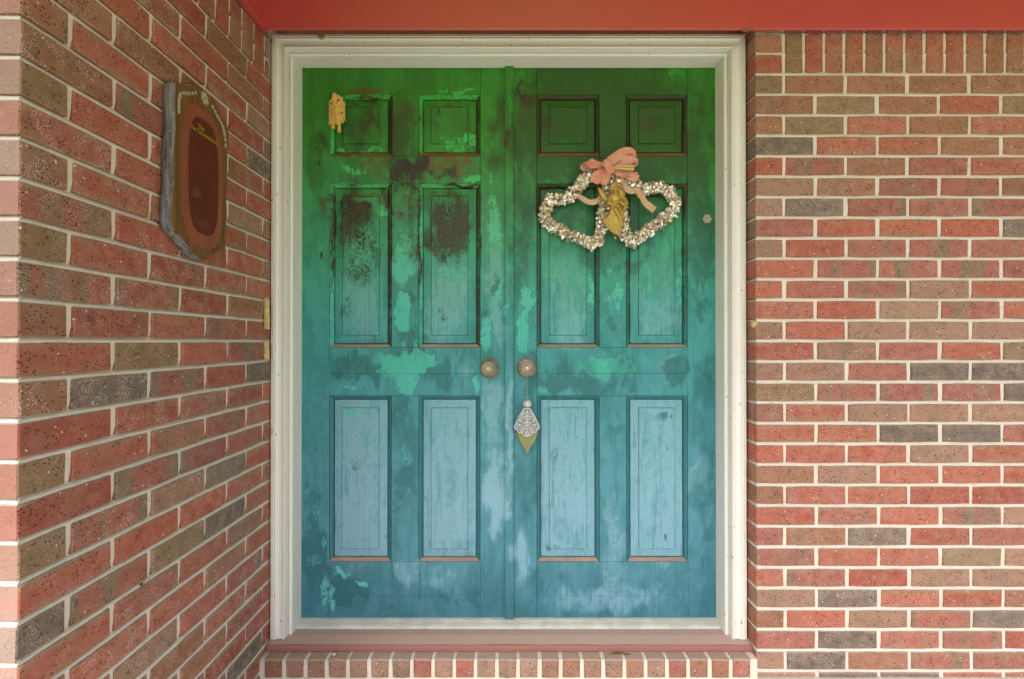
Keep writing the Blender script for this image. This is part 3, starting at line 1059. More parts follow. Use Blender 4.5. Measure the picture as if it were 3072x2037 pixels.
def panel(x0, x1, z0, z1, parent, extra=None):
    """raised panel inside its four sticking mouldings"""
    mw = .0130                                # width of the moulding
    px0, px1, pz0, pz1 = x0 + mw, x1 - mw, z0 + mw, z1 - mw
    br = [0, .0019, .0034, .012, .022, .0305, .0309, .0324, .0328, .0336]
    dp = [.0220, .0220, .0112, .0098, .0082, .0066, .0092, .0092, .0036, .0034]
    def axis(a, b):
        n = max(2, int((b - a - 2 * br[-1]) / .009))
        return [a + t for t in br] + [a + br[-1] + (b - a - 2 * br[-1]) * i / n for i in range(1, n)] + [b - t for t in br[::-1]]
    xs, zs = axis(px0, px1), axis(pz0, pz1)
    v, f = [], []
    nz = len(zs)
    for x in xs:
        for z in zs:
            d = min(x - px0, px1 - x, z - pz0, pz1 - z)
            v.append((x, YD + float(np.interp(d, br, dp)) + .0003 * mnoise.noise(Vector((x * 14, z * 6, 8))), z))
    for i in range(len(xs) - 1):
        for j in range(nz - 1):
            a = i * nz + j
            q = (a, a + nz, a + nz + 1, a + 1)
            cx, cz = (xs[i] + xs[i + 1]) / 2, (zs[j] + zs[j + 1]) / 2
            lr, tb = cx - px0 < px1 - cx, cz - pz0 < pz1 - cz
            if lr == tb: f += [(q[0], q[1], q[2]), (q[0], q[2], q[3])]
            else: f += [(q[0], q[1], q[3]), (q[1], q[2], q[3])]
    p = obj('panel', v, f, M_door, parent)
    door_attrs(p, extra)
    # mouldings
    pr = [(-.0002, .0040), (.0010, .0036), (.0016, .0006), (.0026, .0012), (.0034, .0026), (.0062, .0034), (.0092, .0056), (.0112, .0088), (.0118, .0100), (mw - .0002, .0105), (mw - .0002, .03)]
    for side in ('left', 'right', 'top', 'bottom'):
        L = (z1 - z0) if side in ('left', 'right') else (x1 - x0)
        ns = max(6, int(L / .012))
        v, f = [], []
        n = len(pr)
        for i in range(ns + 1):
            t = i / ns
            for d, y in pr:
                if side == 'left': v.append((x0 + d, YD + y, z0 + d + (z1 - z0 - 2 * d) * t))
                elif side == 'right': v.append((x1 - d, YD + y, z0 + d + (z1 - z0 - 2 * d) * t))
                elif side == 'top': v.append((x0 + d + (x1 - x0 - 2 * d) * t, YD + y, z1 - d))
                else: v.append((x0 + d + (x1 - x0 - 2 * d) * t, YD + y, z0 + d))
        for i in range(ns):
            for k in range(n - 1):
                q = (i * n + k, i * n + k + 1, (i + 1) * n + k + 1, (i + 1) * n + k)
                f.append(q if side in ('right', 'top') else q[::-1])
        o = obj('moulding', v, f, (M_ledge_top if z0 > 1.2 else M_ledge) if side == 'bottom' else M_door, p)
        if side == 'bottom': o['label'] = 'bare brown wood moulding along the bottom of the panel'
        else: door_attrs(o, {'P': .62, 'D': .22} if (side in ('top', 'left') and x1 < 0 and z0 > .9) else {'D': .52} if z0 > 1.6 or (z0 > .9 and x1 < 0) else {'K': .95, 'D': .3 if z0 > .9 else 0})  # upper left-door top and left pieces: edge highlight painted as turquoise
    return p


def knob(parent, cx, cz, key):
    c = (cx, YD, cz)
    m = MB()
    m.lathe(c, [(.036, 0), (.036, .003), (.033, .0055), (.024, .007), (.0155, .009), (.0135, .018), (.0165, .026)], 36)
    k = m.build('rose', M_knob, parent, True)
    m = MB()
    if key:
        m.lathe(c, [(.0160, .022), (.026, .027), (.0305, .036), (.0312, .043), (.0295, .050), (.0262, .0525), (.0255, .0490), (.0236, .0490), (.0228, .0535), (.0200, .0540), (.0192, .0510), (.0176, .0510), (.0170, .0536), (.0160, .0540), (.0070, .0538)], 44)
    else:
        m.lathe(c, [(.0160, .022), (.026, .027), (.0300, .036), (.0312, .043), (.0305, .050), (.0285, .0530), (.0245, .0540), (.0238, .0500), (.0218, .0500), (.0210, .0546), (.0150, .0556), (.0072, .0558), (.0066, .0545), (.0056, .0545), (.0048, .0560)], 44)
    kb = m.build('knob', M_knob, parent, False)
    m = MB()
    if key:
        m.lathe((cx, YD - .0535, cz), [(.0068, 0), (.0068, .0016), (.0062, .0022)], 24)
        cyl = m.build('lock_cylinder', M_knob_bright, kb)
        m = MB()
        m.box(cx - .0010, cx + .0010, YD - .0562, YD - .0555, cz - .0040, cz + .0030)
        m.build('keyhole', M_black, kb)
    else:
        m.lathe((cx, YD - .0545, cz), [(.0062, 0), (.0062, .0020), (.0048, .0026), (.0044, .0018), (.0030, .0022)], 24)
        m.build('turn_button', M_knob_bright, kb)
    return kb


def make_door(xa, xb, sl_, sr_, pc, kx, ky, key, root):
    """stiles at the outer s-positions, panels columns pc; s are 2365 px wide picture units"""
    g = .0004
    rows = [(217, 359), (423.5, 803), (913.5, 1296.5)]
    top, bot = JZT + .004, T(1426)
    grid_board(xa, S(sl_) - g, bot, top, 'stile', root)
    grid_board(S(sr_) + g, xb, bot, top, 'stile', root)
    edges = [(bot, T(1296.5)), (T(913.5), T(803)), (T(423.5), T(359)), (T(217), top)]
    for z0, z1 in edges:
        if z1 - z0 > .12:           # wide rails are glued up from two boards
            zm = z0 + (z1 - z0) * (.40 if z0 == bot else .46)
            grid_board(S(sl_), S(sr_), z0, zm - .0003, 'rail', root, edge=.0006, ease=.0004)
            grid_board(S(sl_), S(sr_), zm + .0003, z1, 'rail', root, edge=.0006, ease=.0004)
        else:
            grid_board(S(sl_), S(sr_), z0, z1, 'rail', root)
    for t_, b_ in rows:
        grid_board(S(pc[0][1]) + g, S(pc[1][0]) - g, T(b_) + g, T(t_) - g, 'mullion', root)
        for a, b in pc:
            panel(S(a), S(b), T(b_), T(t_), root, {'C': .62} if t_ > 900 else None)
    knob(root, S(kx), T(ky), key)
    # solid back of the leaf
    m = MB(); m.box(xa, xb, YD + .032, YD + .044, bot, top)
    m.build('back_board', M_door, root)


XM = S(1177)
dl = tag(empty('front_door', ((JX0 + XM) / 2, YD, .11)), 'left teal panelled door leaf with keyhole knob and yellow mud nest', 'door', 'pair of weathered teal front doors')
make_door(JX0 - .004, XM - .0012, 761, 1109, [(761, 904), (967, 1109)], 1130.5, 850, True, dl)
# astragal strip that closes the gap
ax0, ax1 = S(1166.5), S(1186)
o = grid_board(ax0 + 0.0, ax1, T(1436), T(150), 'astragal', dl, y=YD - .0125, dep=.0123, cell=.007, edge=.002)
dr = tag(empty('front_door', ((XM + JX1) / 2, YD, .11)), 'right teal panelled door leaf hung with the tinsel hearts and charm', 'door', 'pair of weathered teal front doors')
make_door(XM + .0012, JX1 + .004, 1240, 1588, [(1240, 1384), (1447, 1588)], 1217, 848.5, False, dr)

# ================================================================== WALL PLAQUE
PX = -.7900


def wpx(x, y, X):
    Y = X * F / (x - 1536)
    return (Y, CZ + (1025.3 - y) * Y / F)


FACE = [(525, 250), (524, 290), (524, 329), (525, 384), (522, 420), (519, 457), (519.5, 500), (520, 549), (515, 609), (513, 640), (513, 664), (519, 688), (545, 713), (559, 733), (579, 759), (598, 775), (610, 778), (624, 775), (638, 763), (650, 755), (675, 745),
        (678, 715), (677.5, 678), (678, 640), (678, 599), (679.5, 539.5), (680, 500), (681, 457), (684, 417.6), (683, 384), (673.5, 366), (658, 340), (646, 309), (628, 287), (616, 271), (598, 256.5), (582, 250), (563, 257), (549, 254), (539, 248)]
BACK = [(485.7, 245.6), (483.7, 275), (484.5, 315), (485.7, 348), (483, 400), (480, 457), (481, 490), (482, 520), (477, 599), (474, 638), (476, 678), (486, 700), (505.5, 715.5), (525, 737), (543, 763), (569, 785), (588.5, 793.6), (606, 793), (624, 783), (645, 765), (669.6, 753)]


def loop_yz(px_list, X):
    return [wpx(x, y, X) for x, y in px_list]


def resample(loop, n):
    P = np.array(loop + [loop[0]])
    d = np.r_[0, np.cumsum(np.linalg.norm(np.diff(P, axis=0), axis=1))]
    t = np.linspace(0, d[-1], n, endpoint=False)
    return np.c_[np.interp(t, d, P[:, 0]), np.interp(t, d, P[:, 1])]


NP = 110
fl_ = resample(loop_yz(FACE, PX), NP)
ctr = np.array([1.262, CZ + .41])
pq = tag(empty('wall_plaque', (XL, ctr[0], ctr[1])), 'live edge wooden plaque with gold lettering hanging on the left brick wall', 'plaque')
rings = []
for s_, X in ((1.0, PX - .0004), (1.003, PX - .004), (1.006, PX - .014), (1.006, PX - .024), (.990, XL + .001)):
    q = []
    for i, p in enumerate(fl_):
        d = p - ctr
        ln = np.linalg.norm(d)
        add = (s_ - 1) * .35
        w_ = .0022 * mnoise.noise(Vector((i * .35, X * 160, 0))) if X < PX - .001 else 0
        e = p + d / ln * (add + w_)
        q.append((X, e[0], e[1]))
    rings.append(q)
v = [p for r_ in rings for p in r_]
f = []
for a in range(len(rings) - 1):
    for i in range(NP):
        k = (i + 1) % NP
        f.append((a * NP + i, a * NP + k, (a + 1) * NP + k, (a + 1) * NP + i))
f.append(tuple((len(rings) - 1) * NP + i for i in range(NP)))
obj('bark_edge', v, f, M_bark, pq, True)


def slab_face(name, loop, X, mat, th=.001, cen=None):
    n = len(loop)
    c = cen if cen is not None else np.mean(loop, axis=0)
    v = [(X, a, b) for a, b in loop] + [(X - th, a, b) for a, b in loop] + [(X, c[0], c[1])]
    f = [(i, (i + 1) % n, 2 * n) for i in range(n)] + [(i, n + i, n + (i + 1) % n, (i + 1) % n) for i in range(n)]
    return obj(name, v, f, mat, pq)


slab_face('face', ctr + (fl_ - ctr) * .998, PX, M_slab, .002, ctr)


def pill(y0, y1, z0, z1, n=90, p=3.6, wob=0, top=.32):
    out = []
    cy, cz, ry, rz = (y0 + y1) / 2, (z0 + z1) / 2, (y1 - y0) / 2, (z1 - z0) / 2
    for i in range(n):
        a = 2 * math.pi * i / n
        ca, sa = math.cos(a), math.sin(a)
        y = cy + ry * math.copysign(abs(ca) ** (2 / p), ca)
        z = cz + rz * math.copysign(abs(sa) ** (2 / (p * .75)), sa)
        w_ = 1 + wob * (mnoise.noise(Vector((ca * 9, sa * 16, 1))) + .6 * mnoise.noise(Vector((ca * 30, sa * 50, 4))))
        out.append((cy + (y - cy) * w_, cz + (z - cz) * w_))
    return np.array(out)


slab_face('routed_band', pill(1.177, 1.347, CZ + .240, CZ + .592, wob=.028), PX + .0012, M_band)
slab_face('dark_centre', pill(1.2035, 1.326, CZ + .274, CZ + .5675), PX + .0024, M_speck)


def wall_text(txt, y, z, size, parent):
    cu = bpy.data.curves.new('lettering', 'FONT')
    cu.body = txt
    cu.size = size
    cu.extrude = .0003
    cu.shear = .18
    cu.offset = size * .012
    t = bpy.data.objects.new('lettering', cu)
    COL.objects.link(t)
    dg = bpy.context.evaluated_depsgraph_get()
    me = bpy.data.meshes.new_from_object(t.evaluated_get(dg))
    bpy.data.objects.remove(t)
    w_ = max(v.co.x for v in me.vertices)
    me.materials.clear(); me.materials.append(M_gold_paint)
    o = bpy.data.objects.new('lettering', me)
    COL.objects.link(o)
    o.parent = parent
    o.location = Vector((PX + .0032, y, z)) - Vector(parent.location)
    o.rotation_euler = (math.pi / 2, 0, math.pi / 2)
    return o, w_


o, w_ = wall_text('The', 1.236, CZ + .5365, .0165, pq)
o, w_ = wall_text('Ten Commandments', 1.2095, CZ + .5245, .0152, pq)
o.scale.x = .1085 / w_


def leaf_on_plaque(mb, y, z, ang, L, W):
    """a small painted leaf"""
    ca, sa = math.cos(ang), math.sin(ang)
    pts = [(0, 0), (.3, .5), (.62, .42), (1, 0), (.62, -.42), (.3, -.5)]
    n = len(pts)
    v = [(PX + .0011, y + (a * L) * ca - (b * W) * sa, z + (a * L) * sa + (b * W) * ca) for a, b in pts]
    v += [(PX - .0005, b_, c_) for a_, b_, c_ in v]
    mb.add(v, [tuple(range(n))] + [(i, n + i, n + (i + 1) % n, (i + 1) % n) for i in range(n)])


def sprig(px_pts, Lf, Wf, every=1):
    mb = MB()
    pts = [wpx(x, y, PX) for x, y in px_pts]
    for i in range(len(pts) - 1):
        (y0, z0), (y1, z1) = pts[i], pts[i + 1]
        a = math.atan2(z1 - z0, y1 - y0)
        leaf_on_plaque(mb, y0, z0, a + .45, Lf, Wf)
        leaf_on_plaque(mb, y0, z0, a - .45, Lf, Wf)
        leaf_on_plaque(mb, y0, z0, a, math.hypot(y1 - y0, z1 - z0), .0010)
    return mb.build('painted_sprig', M_white, pq)


sprig([(534, 340), (535, 328), (534, 316), (534, 304), (536, 292), (539, 283)], .011, .0030)
sprig([(536, 281), (545, 278), (553, 277), (562, 279), (572, 279), (582, 277), (590, 275)], .010, .0030)
sprig([(633, 313), (640, 326), (646, 338), (652, 350), (659, 361), (665, 372), (668, 384), (671, 396), (673, 410), (675, 428), (675, 446)], .012, .0034)
mb = MB()
fy, fz = wpx(612, 293, PX)
for i in range(16):
    a = 2 * math.pi * i / 16
    leaf_on_plaque(mb, fy + .003 * math.cos(a), fz + .003 * math.sin(a), a, .013 + .003 * (i % 2), .0034)
mb.build('painted_flower', M_white, pq)

# ================================================================== HEART WREATH
YW = 1.758


def W3(x, y, Y=YW):            # pixels of a 2254 px wide zoom on the wreath
    X, Z = px(1600 + x * .20408, 440 + y * .20408, Y)
    return Vector((X, Y, Z))


wr = tag(empty('heart_wreath', W3(1120, 700)), 'two joined hearts of silver tinsel with a peach bow on the right door', 'wreath')
HL = [(930, 1440), (790, 1390), (620, 1330), (440, 1250), (290, 1180), (190, 1090), (165, 960), (210, 850), (260, 770), (370, 775), (480, 760), (580, 690), (660, 610), (720, 520), (800, 450), (930, 420), (1040, 470), (1080, 580), (1060, 700), (1050, 830), (1035, 950), (1025, 1070), (1010, 1180), (985, 1300)]
HR = [(1440, 1400), (1560, 1320), (1680, 1230), (1800, 1150), (1920, 1060), (2030, 980), (2085, 870), (2060, 750), (1990, 660), (1880, 600), (1770, 595), (1670, 630), (1580, 640), (1500, 570), (1410, 500), (1300, 460), (1210, 520), (1200, 650), (1240, 780), (1290, 900), (1310, 1010), (1325, 1130), (1340, 1250), (1370, 1340)]


def heart(path, seed):
    rg = random.Random(seed)
    P = catmull([W3(x, y) for x, y in path], 10, True)
    m = MB()
    n = len(P)
    m.tube(P + [P[0]], .0035, 6, cap=False)
    hoop = m.build('wire_hoop', M_core, wr)
    m = MB()
    tot = 1150
    for i in range(tot):
        u = i / tot * n
        a, b = P[int(u) % n], P[(int(u) + 1) % n]
        c = a.lerp(b, u % 1)
        t = (b - a).normalized()
        nrm = Vector((0, 1, 0)).cross(t).normalized()
        th = rg.uniform(0, 2 * math.pi)
        rad = nrm * math.cos(th) + Vector((0, -1, 0)) * (math.sin(th) * .8 + .1)
        rad.normalize()
        d2 = (rad + t * rg.uniform(-.8, .8)).normalized()
        wd = d2.cross(Vector((rg.uniform(-1, 1), rg.uniform(-1, 1), rg.uniform(-1, 1)))).normalized()
        sd = d2.cross(wd).normalized()
        L = rg.uniform(.0140, .0285)
        w2 = rg.uniform(.0022, .0050)
        curl = rg.uniform(.25, .6) * L
        pts = [c + rad * .002, c + d2 * L * .5 + sd * curl * .35, c + d2 * L * .92 + sd * curl * .1, c + d2 * L - sd * curl * .4, c + d2 * L * .72 - sd * curl * .8, c + d2 * L * .45 - sd * curl * .7]
        for q in pts:
            q.y = min(q.y, YD - .001)
        v = []
        for q in pts:
            v += [q + wd * w2, q - wd * w2]
        m.add(v, [(2 * k, 2 * k + 1, 2 * k + 3, 2 * k + 2) for k in range(len(pts) - 1)])
    o = m.build('tinsel', M_foil, hoop)
    o['kind'] = 'stuff'


heart(HL, 3)
heart(HR, 4)


def ribbon(pts, name='ribbon', n=6):
    """pts: (x, y, forward metres, half width in zoom px, tilt) -> a folded strip with thickness and wired edges"""
    P = catmull([W3(a, b) + Vector((0, -c, 0)) for a, b, c, _, _ in pts], n)
    hw = np.interp(np.linspace(0, len(pts) - 1, len(P)), range(len(pts)), [p[3] for p in pts]) * .20408 * YW / F
    tl = np.interp(np.linspace(0, len(pts) - 1, len(P)), range(len(pts)), [p[4] for p in pts])
    v, f = [], []
    e1, e2 = [], []
    for i, p in enumerate(P):
        t = (P[min(i + 1, len(P) - 1)] - P[max(i - 1, 0)]).normalized()
        b = Vector((0, -1, 0)).cross(t)
        if b.length < .2: b = Vector((0, 0, 1))
        b.normalize()
        b = (b * math.cos(tl[i]) + Vector((0, -1, 0)) * math.sin(tl[i])).normalized()
        nn = t.cross(b).normalized()
        for s in (-1, -.35, .35, 1):
            q = p + b * hw[i] * s + nn * (.0022 * math.sin(s * 5 + i * .55) * (hw[i] / .01))
            q.y = min(q.y, YD - .0012)
            v.append(q); v.append(q + nn * .0004)
        e1.append(v[-8].copy()); e2.append(v[-2].copy())
    for i in range(len(P) - 1):
        for k in range(3):
            a = i * 8 + k * 2
            f.append((a, a + 2, a + 10, a + 8))
            f.append((a + 1, a + 9, a + 11, a + 3))
    o = obj(name, v, f, M_tail if name == 'ribbon_tail' else M_ribbon, wr, True)
    m = MB()
    m.tube(e1, .0006, 5); m.tube(e2, .0006, 5)
    m.build('wired_edge', M_ribbon_edge, o, True)
    return o


ribbon([(1010, 320, .030, 35, 0), (930, 320, .040, 58, .2), (830, 310, .044, 66, .3), (755, 305, .034, 62, .5), (730, 320, .018, 55, .9), (800, 330, .010, 50, .3), (1000, 330, .012, 30, 0)], 'bow_loop')
ribbon([(1020, 320, .030, 34, 0), (1100, 270, .046, 60, .1), (1200, 215, .052, 72, .1), (1310, 170, .044, 88, .3), (1395, 170, .032, 96, .7), (1370, 200, .012, 90, .2), (1200, 260, .010, 50, 0), (1040, 320, .014, 30, 0)], 'bow_loop')
ribbon([(1030, 325, .028, 30, 0), (1130, 300, .036, 52, .1), (1250, 285, .044, 70, 0), (1380, 275, .040, 82, .3), (1455, 270, .024, 84, .9), (1380, 300, .010, 70, .2), (1100, 330, .012, 30, 0)], 'bow_loop')
ribbon([(1000, 345, .030, 36, .2), (960, 400, .034, 62, .2), (915, 480, .030, 74, .1), (880, 565, .024, 62, 0)], 'bow_tail')
ribbon([(1030, 350, .034, 34, 0), (1060, 420, .040, 62, .2), (1040, 500, .036, 60, -.1), (1010, 590, .028, 40, 0)], 'bow_tail')
ribbon([(1060, 345, .030, 30, 0), (1200, 420, .034, 40, .1), (1330, 445, .032, 60, -.2), (1450, 470, .026, 60, 0), (1520, 420, .02, 40, .3)], 'bow_tail')
ribbon([(1060, 330, .026, 30, 0), (1200, 390, .030, 36, .1), (1390, 440, .030, 40, -.2), (1500, 520, .024, 42, 0)], 'bow_tail')
ribbon([(985, 300, .046, 42, .6), (1025, 320, .054, 46, .1), (1070, 370, .052, 60, -.1), (1110, 450, .044, 52, -.3)], 'bow_knot')
ribbon([(640, 730, .018, 28, .4), (720, 790, .022, 34, .3), (800, 838, .024, 36, .1), (880, 838, .024, 36, -.1), (960, 790, .024, 42, -.4), (1010, 740, .020, 50, -.5)], 'ribbon_tail')
ribbon([(1265, 480, .022, 24, .4), (1300, 560, .024, 34, .5), (1350, 650, .026, 40, .3), (1420, 680, .024, 40, .1), (1500, 670, .024, 40, 0), (1560, 740, .026, 38, .2), (1610, 840, .026, 40, .2), (1680, 900, .026, 44, .1), (1755, 960, .024, 52, 0)], 'ribbon_tail')
m = MB()
for (a, b, c_, d) in (((1130, 385, 1430, 402, )), ((1160, 362, 1440, 362, ))):
    p, q = W3(a, b) + Vector((0, -.052, 0)), W3(c_, d) + Vector((0, -.050, 0))
    t = (q - p).normalized(); u = Vector((0, 0, 1)) * .0036; w_ = Vector((0, -1, 0)) * .004
    v = [p - u * .6 - w_, p + u * .6 - w_, p + u * .6 + w_, p - u * .6 + w_, q - u - w_, q + u - w_, q + u + w_, q - u + w_]
    m.add(v, [(0, 1, 2, 3), (4, 7, 6, 5), (0, 4, 5, 1), (1, 5, 6, 2), (2, 6, 7, 3), (3, 7, 4, 0)])
o = m.build('clothespin', M_peg)
tag(o, 'small pale wooden clothespin clipped into the peach bow', 'clothespin')

# ================================================================== ANGEL ORNAMENT
YA = 1.724


def A3(x, y, f=0.0):           # pixels of an 1150 px wide zoom on the angel, f metres forward
    X, Z = px(1720 + x * .1913, 440 + y * .1913, YA)
    return Vector((X, YA - f, Z))


AK = .1913 * YA / F
an = tag(empty('angel_ornament', A3(640, 900)), 'small gold angel figurine hanging in front of the joined tinsel hearts', 'ornament')


def remeshed(mb, name, mat, parent, voxel=.0011, smooth=6):
    o = mb.build(name, mat)
    md = o.modifiers.new('r', 'REMESH'); md.mode = 'VOXEL'; md.voxel_size = voxel
    ms = o.modifiers.new('s', 'SMOOTH'); ms.iterations = smooth; ms.factor = .5
    dg = bpy.context.evaluated_depsgraph_get()
    me = bpy.data.meshes.new_from_object(o.evaluated_get(dg))
    loc = o.location.copy()
    old = o.data
    bpy.data.objects.remove(o); bpy.data.meshes.remove(old)
    me.shade_smooth()
    me.materials.clear(); me.materials.append(mat)
    o = bpy.data.objects.new(name, me)
    COL.objects.link(o)
    o.parent = parent
    o.location = loc - Vector(parent.location)
    return o


m = MB()
# torso, hips and bent leg
m.ball(A3(665, 815, .004), (80 * AK, .010, 110 * AK), 16, 12)
m.ball(A3(680, 880, -.002), (140 * AK, .009, 110 * AK), 16, 12)
m.ball(A3(690, 815, .011), (32 * AK, .005, 34 * AK), 12, 8)
m.ball(A3(650, 935, .004), (95 * AK, .011, 75 * AK), 14, 10)
m.tube([A3(645, 700, .004), A3(650, 740, .004), A3(655, 790, .004)], [.0050, .0055, .009], 10)     # neck
m.ball(A3(655, 660, .006), (44 * AK, .0085, 56 * AK), 16, 12)                                       # head
m.ball(A3(668, 668, .014), (9 * AK, .002, 12 * AK), 8, 6)                                           # nose
m.ball(A3(664, 700, .0115), (16 * AK, .0022, 12 * AK), 8, 6)                                        # chin
m.ball(A3(632, 610, .003), (58 * AK, .009, 50 * AK), 14, 10)                                        # hair
m.tube([A3(690, 590, .006), A3(640, 580, .008), A3(600, 620, .008), A3(592, 680, .006), A3(605, 720, .004)], [.002, .0042, .0046, .004, .0015], 8)
m.tube([A3(690, 600, .004), A3(706, 640, .005), A3(712, 690, .004), A3(735, 740, .004)], [.002, .0032, .003, .0012], 8)
# arms in wide sleeves, hands brought together at the waist
m.tube([A3(600, 760, .004), A3(560, 830, .007), A3(548, 900, .009), A3(600, 915, .014), A3(660, 890, .016)], [.006, .0075, .0085, .006, .0032], 10)
m.tube([A3(740, 770, .004), A3(800, 830, .007), A3(815, 900, .009), A3(770, 920, .014), A3(720, 890, .016)], [.006, .008, .010, .007, .0035], 10)
m.ball(A3(690, 885, .018), (26 * AK, .004, 20 * AK), 10, 8)
m.tube([A3(800, 880, .004), A3(810, 950, .004), A3(775, 1020, .002)], [.009, .0085, .001], 10)      # hanging sleeve
# robe with pleats: fan of folds from waist to hem
hem = [(468, 1170), (482, 1215), (508, 1262), (545, 1308), (588, 1348), (632, 1380), (672, 1392), (708, 1390), (735, 1330), (760, 1240), (786, 1150)]
for i, (hx_, hy_) in enumerate(hem):
    wx, wy = 600 + 13 * i, 930 + 4 * i
    kx_, ky_ = 600 + 15 * i, 1080 + (6 * i if i < 8 else 20)
    if i >= 8: kx_, ky_ = (700, 735, 765)[i - 8], (1150, 1130, 1110)[i - 8]
    fz_ = .004 + .006 * math.sin(math.pi * i / 10)
    m.tube([A3(wx, wy, .006), A3((wx + kx_) / 2, (wy + ky_) / 2, .009 + fz_ * .3), A3(kx_ * .6 + hx_ * .4, ky_ * .6 + hy_ * .4, .008 + fz_ * .5), A3(hx_, hy_, fz_)],
           [.0065, .0078, .0070, .0048 if i % 2 else .0056], 8)
m.tube([A3(640, 990, .013), A3(690, 1080, .018), A3(722, 1135, .018), A3(700, 1230, .013), A3(668, 1350, .008)], [.010, .0095, .009, .007, .006], 12)   # thigh, knee, shin
m.ball(A3(630, 1120, .0), (95 * AK, .006, 200 * AK), 14, 12)
# sash crossing the robe
m.tube([A3(660, 940, .016), A3(635, 1000, .016), A3(600, 1070, .015), A3(540, 1130, .011), A3(470, 1165, .005)], [.003, .0034, .0034, .003, .002], 8)
m.ball(A3(655, 1430, .004), (24 * AK, .004, 30 * AK), 10, 8)
m.ball(A3(725, 1375, .002), (20 * AK, .004, 40 * AK), 10, 8)
remeshed(m, 'figure', M_angel, an)


def wing(root_pt, tips, name):
    m = MB()
    for i, (tx, ty) in enumerate(tips):
        r0 = A3(*root_pt, 0)
        t = A3(tx, ty, -.004 + .0012 * i)
        mid = r0.lerp(t, .5) + Vector((0, -.003, 0))
        m.tube([r0, mid, r0.lerp(t, .85), t], [.0036, .0056, .0050, .0020], 8)
    remeshed(m, name, M_angel, an, .0010, 2)


wing((565, 850), [(385, 625), (392, 660), (400, 695), (415, 730), (432, 765), (455, 800), (485, 830)], 'wing')
wing((735, 790), [(742, 600), (768, 625), (790, 660), (806, 700), (812, 745)], 'wing')
m = MB()
m.tube([A3(640, 405, .016), A3(642, 460, .016), A3(655, 500, .012), A3(650, 560, .006)], .0009, 6)
m.build('hook', M_wire, an, True)

# ================================================================== DOOR CHARM
def K3(x, y, f=0.0, Y=1.748):  # pixels of an 1140 px wide zoom on the knobs
    X, Z = px(1410 + x * .21053, 1050 + y * .21053, Y)
    return Vector((X, Y - f, Z))


ck = .21053 * 1.748 / F
ch = tag(empty('door_charm', K3(810, 900)), 'beaded charm with silver filigree cap and olive drop hanging from the right knob', 'charm')
m = MB(); m.tube([K3(810, 330, .0), K3(811, 500, .002), K3(812, 700, .003)], .0011, 8)
m.tube([K3(810 + 62 * math.cos(a), 240 - 62 * math.sin(a), .006) for a in [i * 2 * math.pi / 20 for i in range(21)]], .0010, 6, cap=False)
m.build('cord', M_cord, ch, True)
m = MB(); m.ball(K3(812, 674, .003), (50 * ck, .010, 9 * ck), 20, 6); m.build('spacer', M_cord, ch, True)
m = MB(); m.ball(K3(815, 764, .004), 64 * ck, 28, 18); m.build('bead', M_pearl, ch, True)
# filigree cap: scalloped plate with raised scrolls
capL = [(765, 828), (740, 870), (700, 935), (678, 990), (648, 1045), (634, 1085), (645, 1115), (672, 1120), (690, 1155), (715, 1168), (742, 1160), (760, 1195), (800, 1218)]
capR = [(2 * 812 - x - 4, y) for x, y in capL[-2::-1]]
loop = catmull([K3(x, y) for x, y in capL + capR], 3, True)
n = len(loop)
def bulge(p):
    d = (p.x - K3(812, 0).x) / (180 * ck)
    return .019 - .008 * d * d
v, f = [], []
cen = K3(812, 1020)
for s_ in (1.0, .72, .4):
    for p in loop:
        q = cen.lerp(p, s_)
        v.append(q + Vector((0, -bulge(q), 0)))
for a in range(2):
    for i in range(n):
        k = (i + 1) % n
        f.append((a * n + i, (a + 1) * n + i, (a + 1) * n + k, a * n + k))
f.append(tuple(2 * n + i for i in range(n)))
b0 = len(v)
v += [p + Vector((0, .002 - bulge(p), 0)) for p in loop]
f += [(i, (i + 1) % n, b0 + (i + 1) % n, b0 + i) for i in range(n)]
cap = obj('filigree_cap', v, f, M_silver_d, ch)
m = MB()
def scroll(pts, r=.00085):
    P = catmull([K3(x, y) for x, y in pts], 5)
    P = [p + Vector((0, -bulge(p) - .0005, 0)) for p in P]
    m.tube(P, r, 6)
m.tube([p + Vector((0, -bulge(p) - .0003, 0)) for p in loop] + [loop[0] + Vector((0, -bulge(loop[0]) - .0003, 0))], .0012, 6, cap=False)
for sg in (-1, 1):
    mx = lambda pts: [(812 + sg * (x - 812), y) for x, y in pts]
    scroll(mx([(812, 860), (840, 905), (820, 930), (812, 905)]))
    scroll(mx([(812, 985), (850, 975), (862, 945), (838, 935), (830, 955), (842, 962)]))
    scroll(mx([(780 + 60, 845), (880, 900), (905, 960), (925, 985), (905, 1000), (890, 980), (902, 968)]))
    scroll(mx([(858, 880), (880, 930), (885, 960)]))
    scroll(mx([(815, 1010), (850, 1025), (890, 1010), (930, 1000)]))
    scroll(mx([(812, 1065), (845, 1040), (842, 1015), (822, 1025)]))
    scroll(mx([(830, 1060), (870, 1090), (915, 1075), (920, 1050), (890, 1050), (875, 1070)]))
    scroll(mx([(925, 1085), (960, 1095), (965, 1070), (945, 1035), (930, 1050), (945, 1065)]))
    scroll(mx([(815, 1110), (850, 1100), (890, 1120), (930, 1110)]))
    scroll(mx([(850, 1110), (860, 1145), (895, 1150), (900, 1130), (880, 1125)]))
    scroll(mx([(812, 1140), (838, 1165), (828, 1195), (812, 1205)]))
    scroll(mx([(818, 1150), (824, 1170), (814, 1190)]))
scroll([(812, 845), (812, 1130)], .0010)
m.build('scrollwork', M_silver, cap, True)
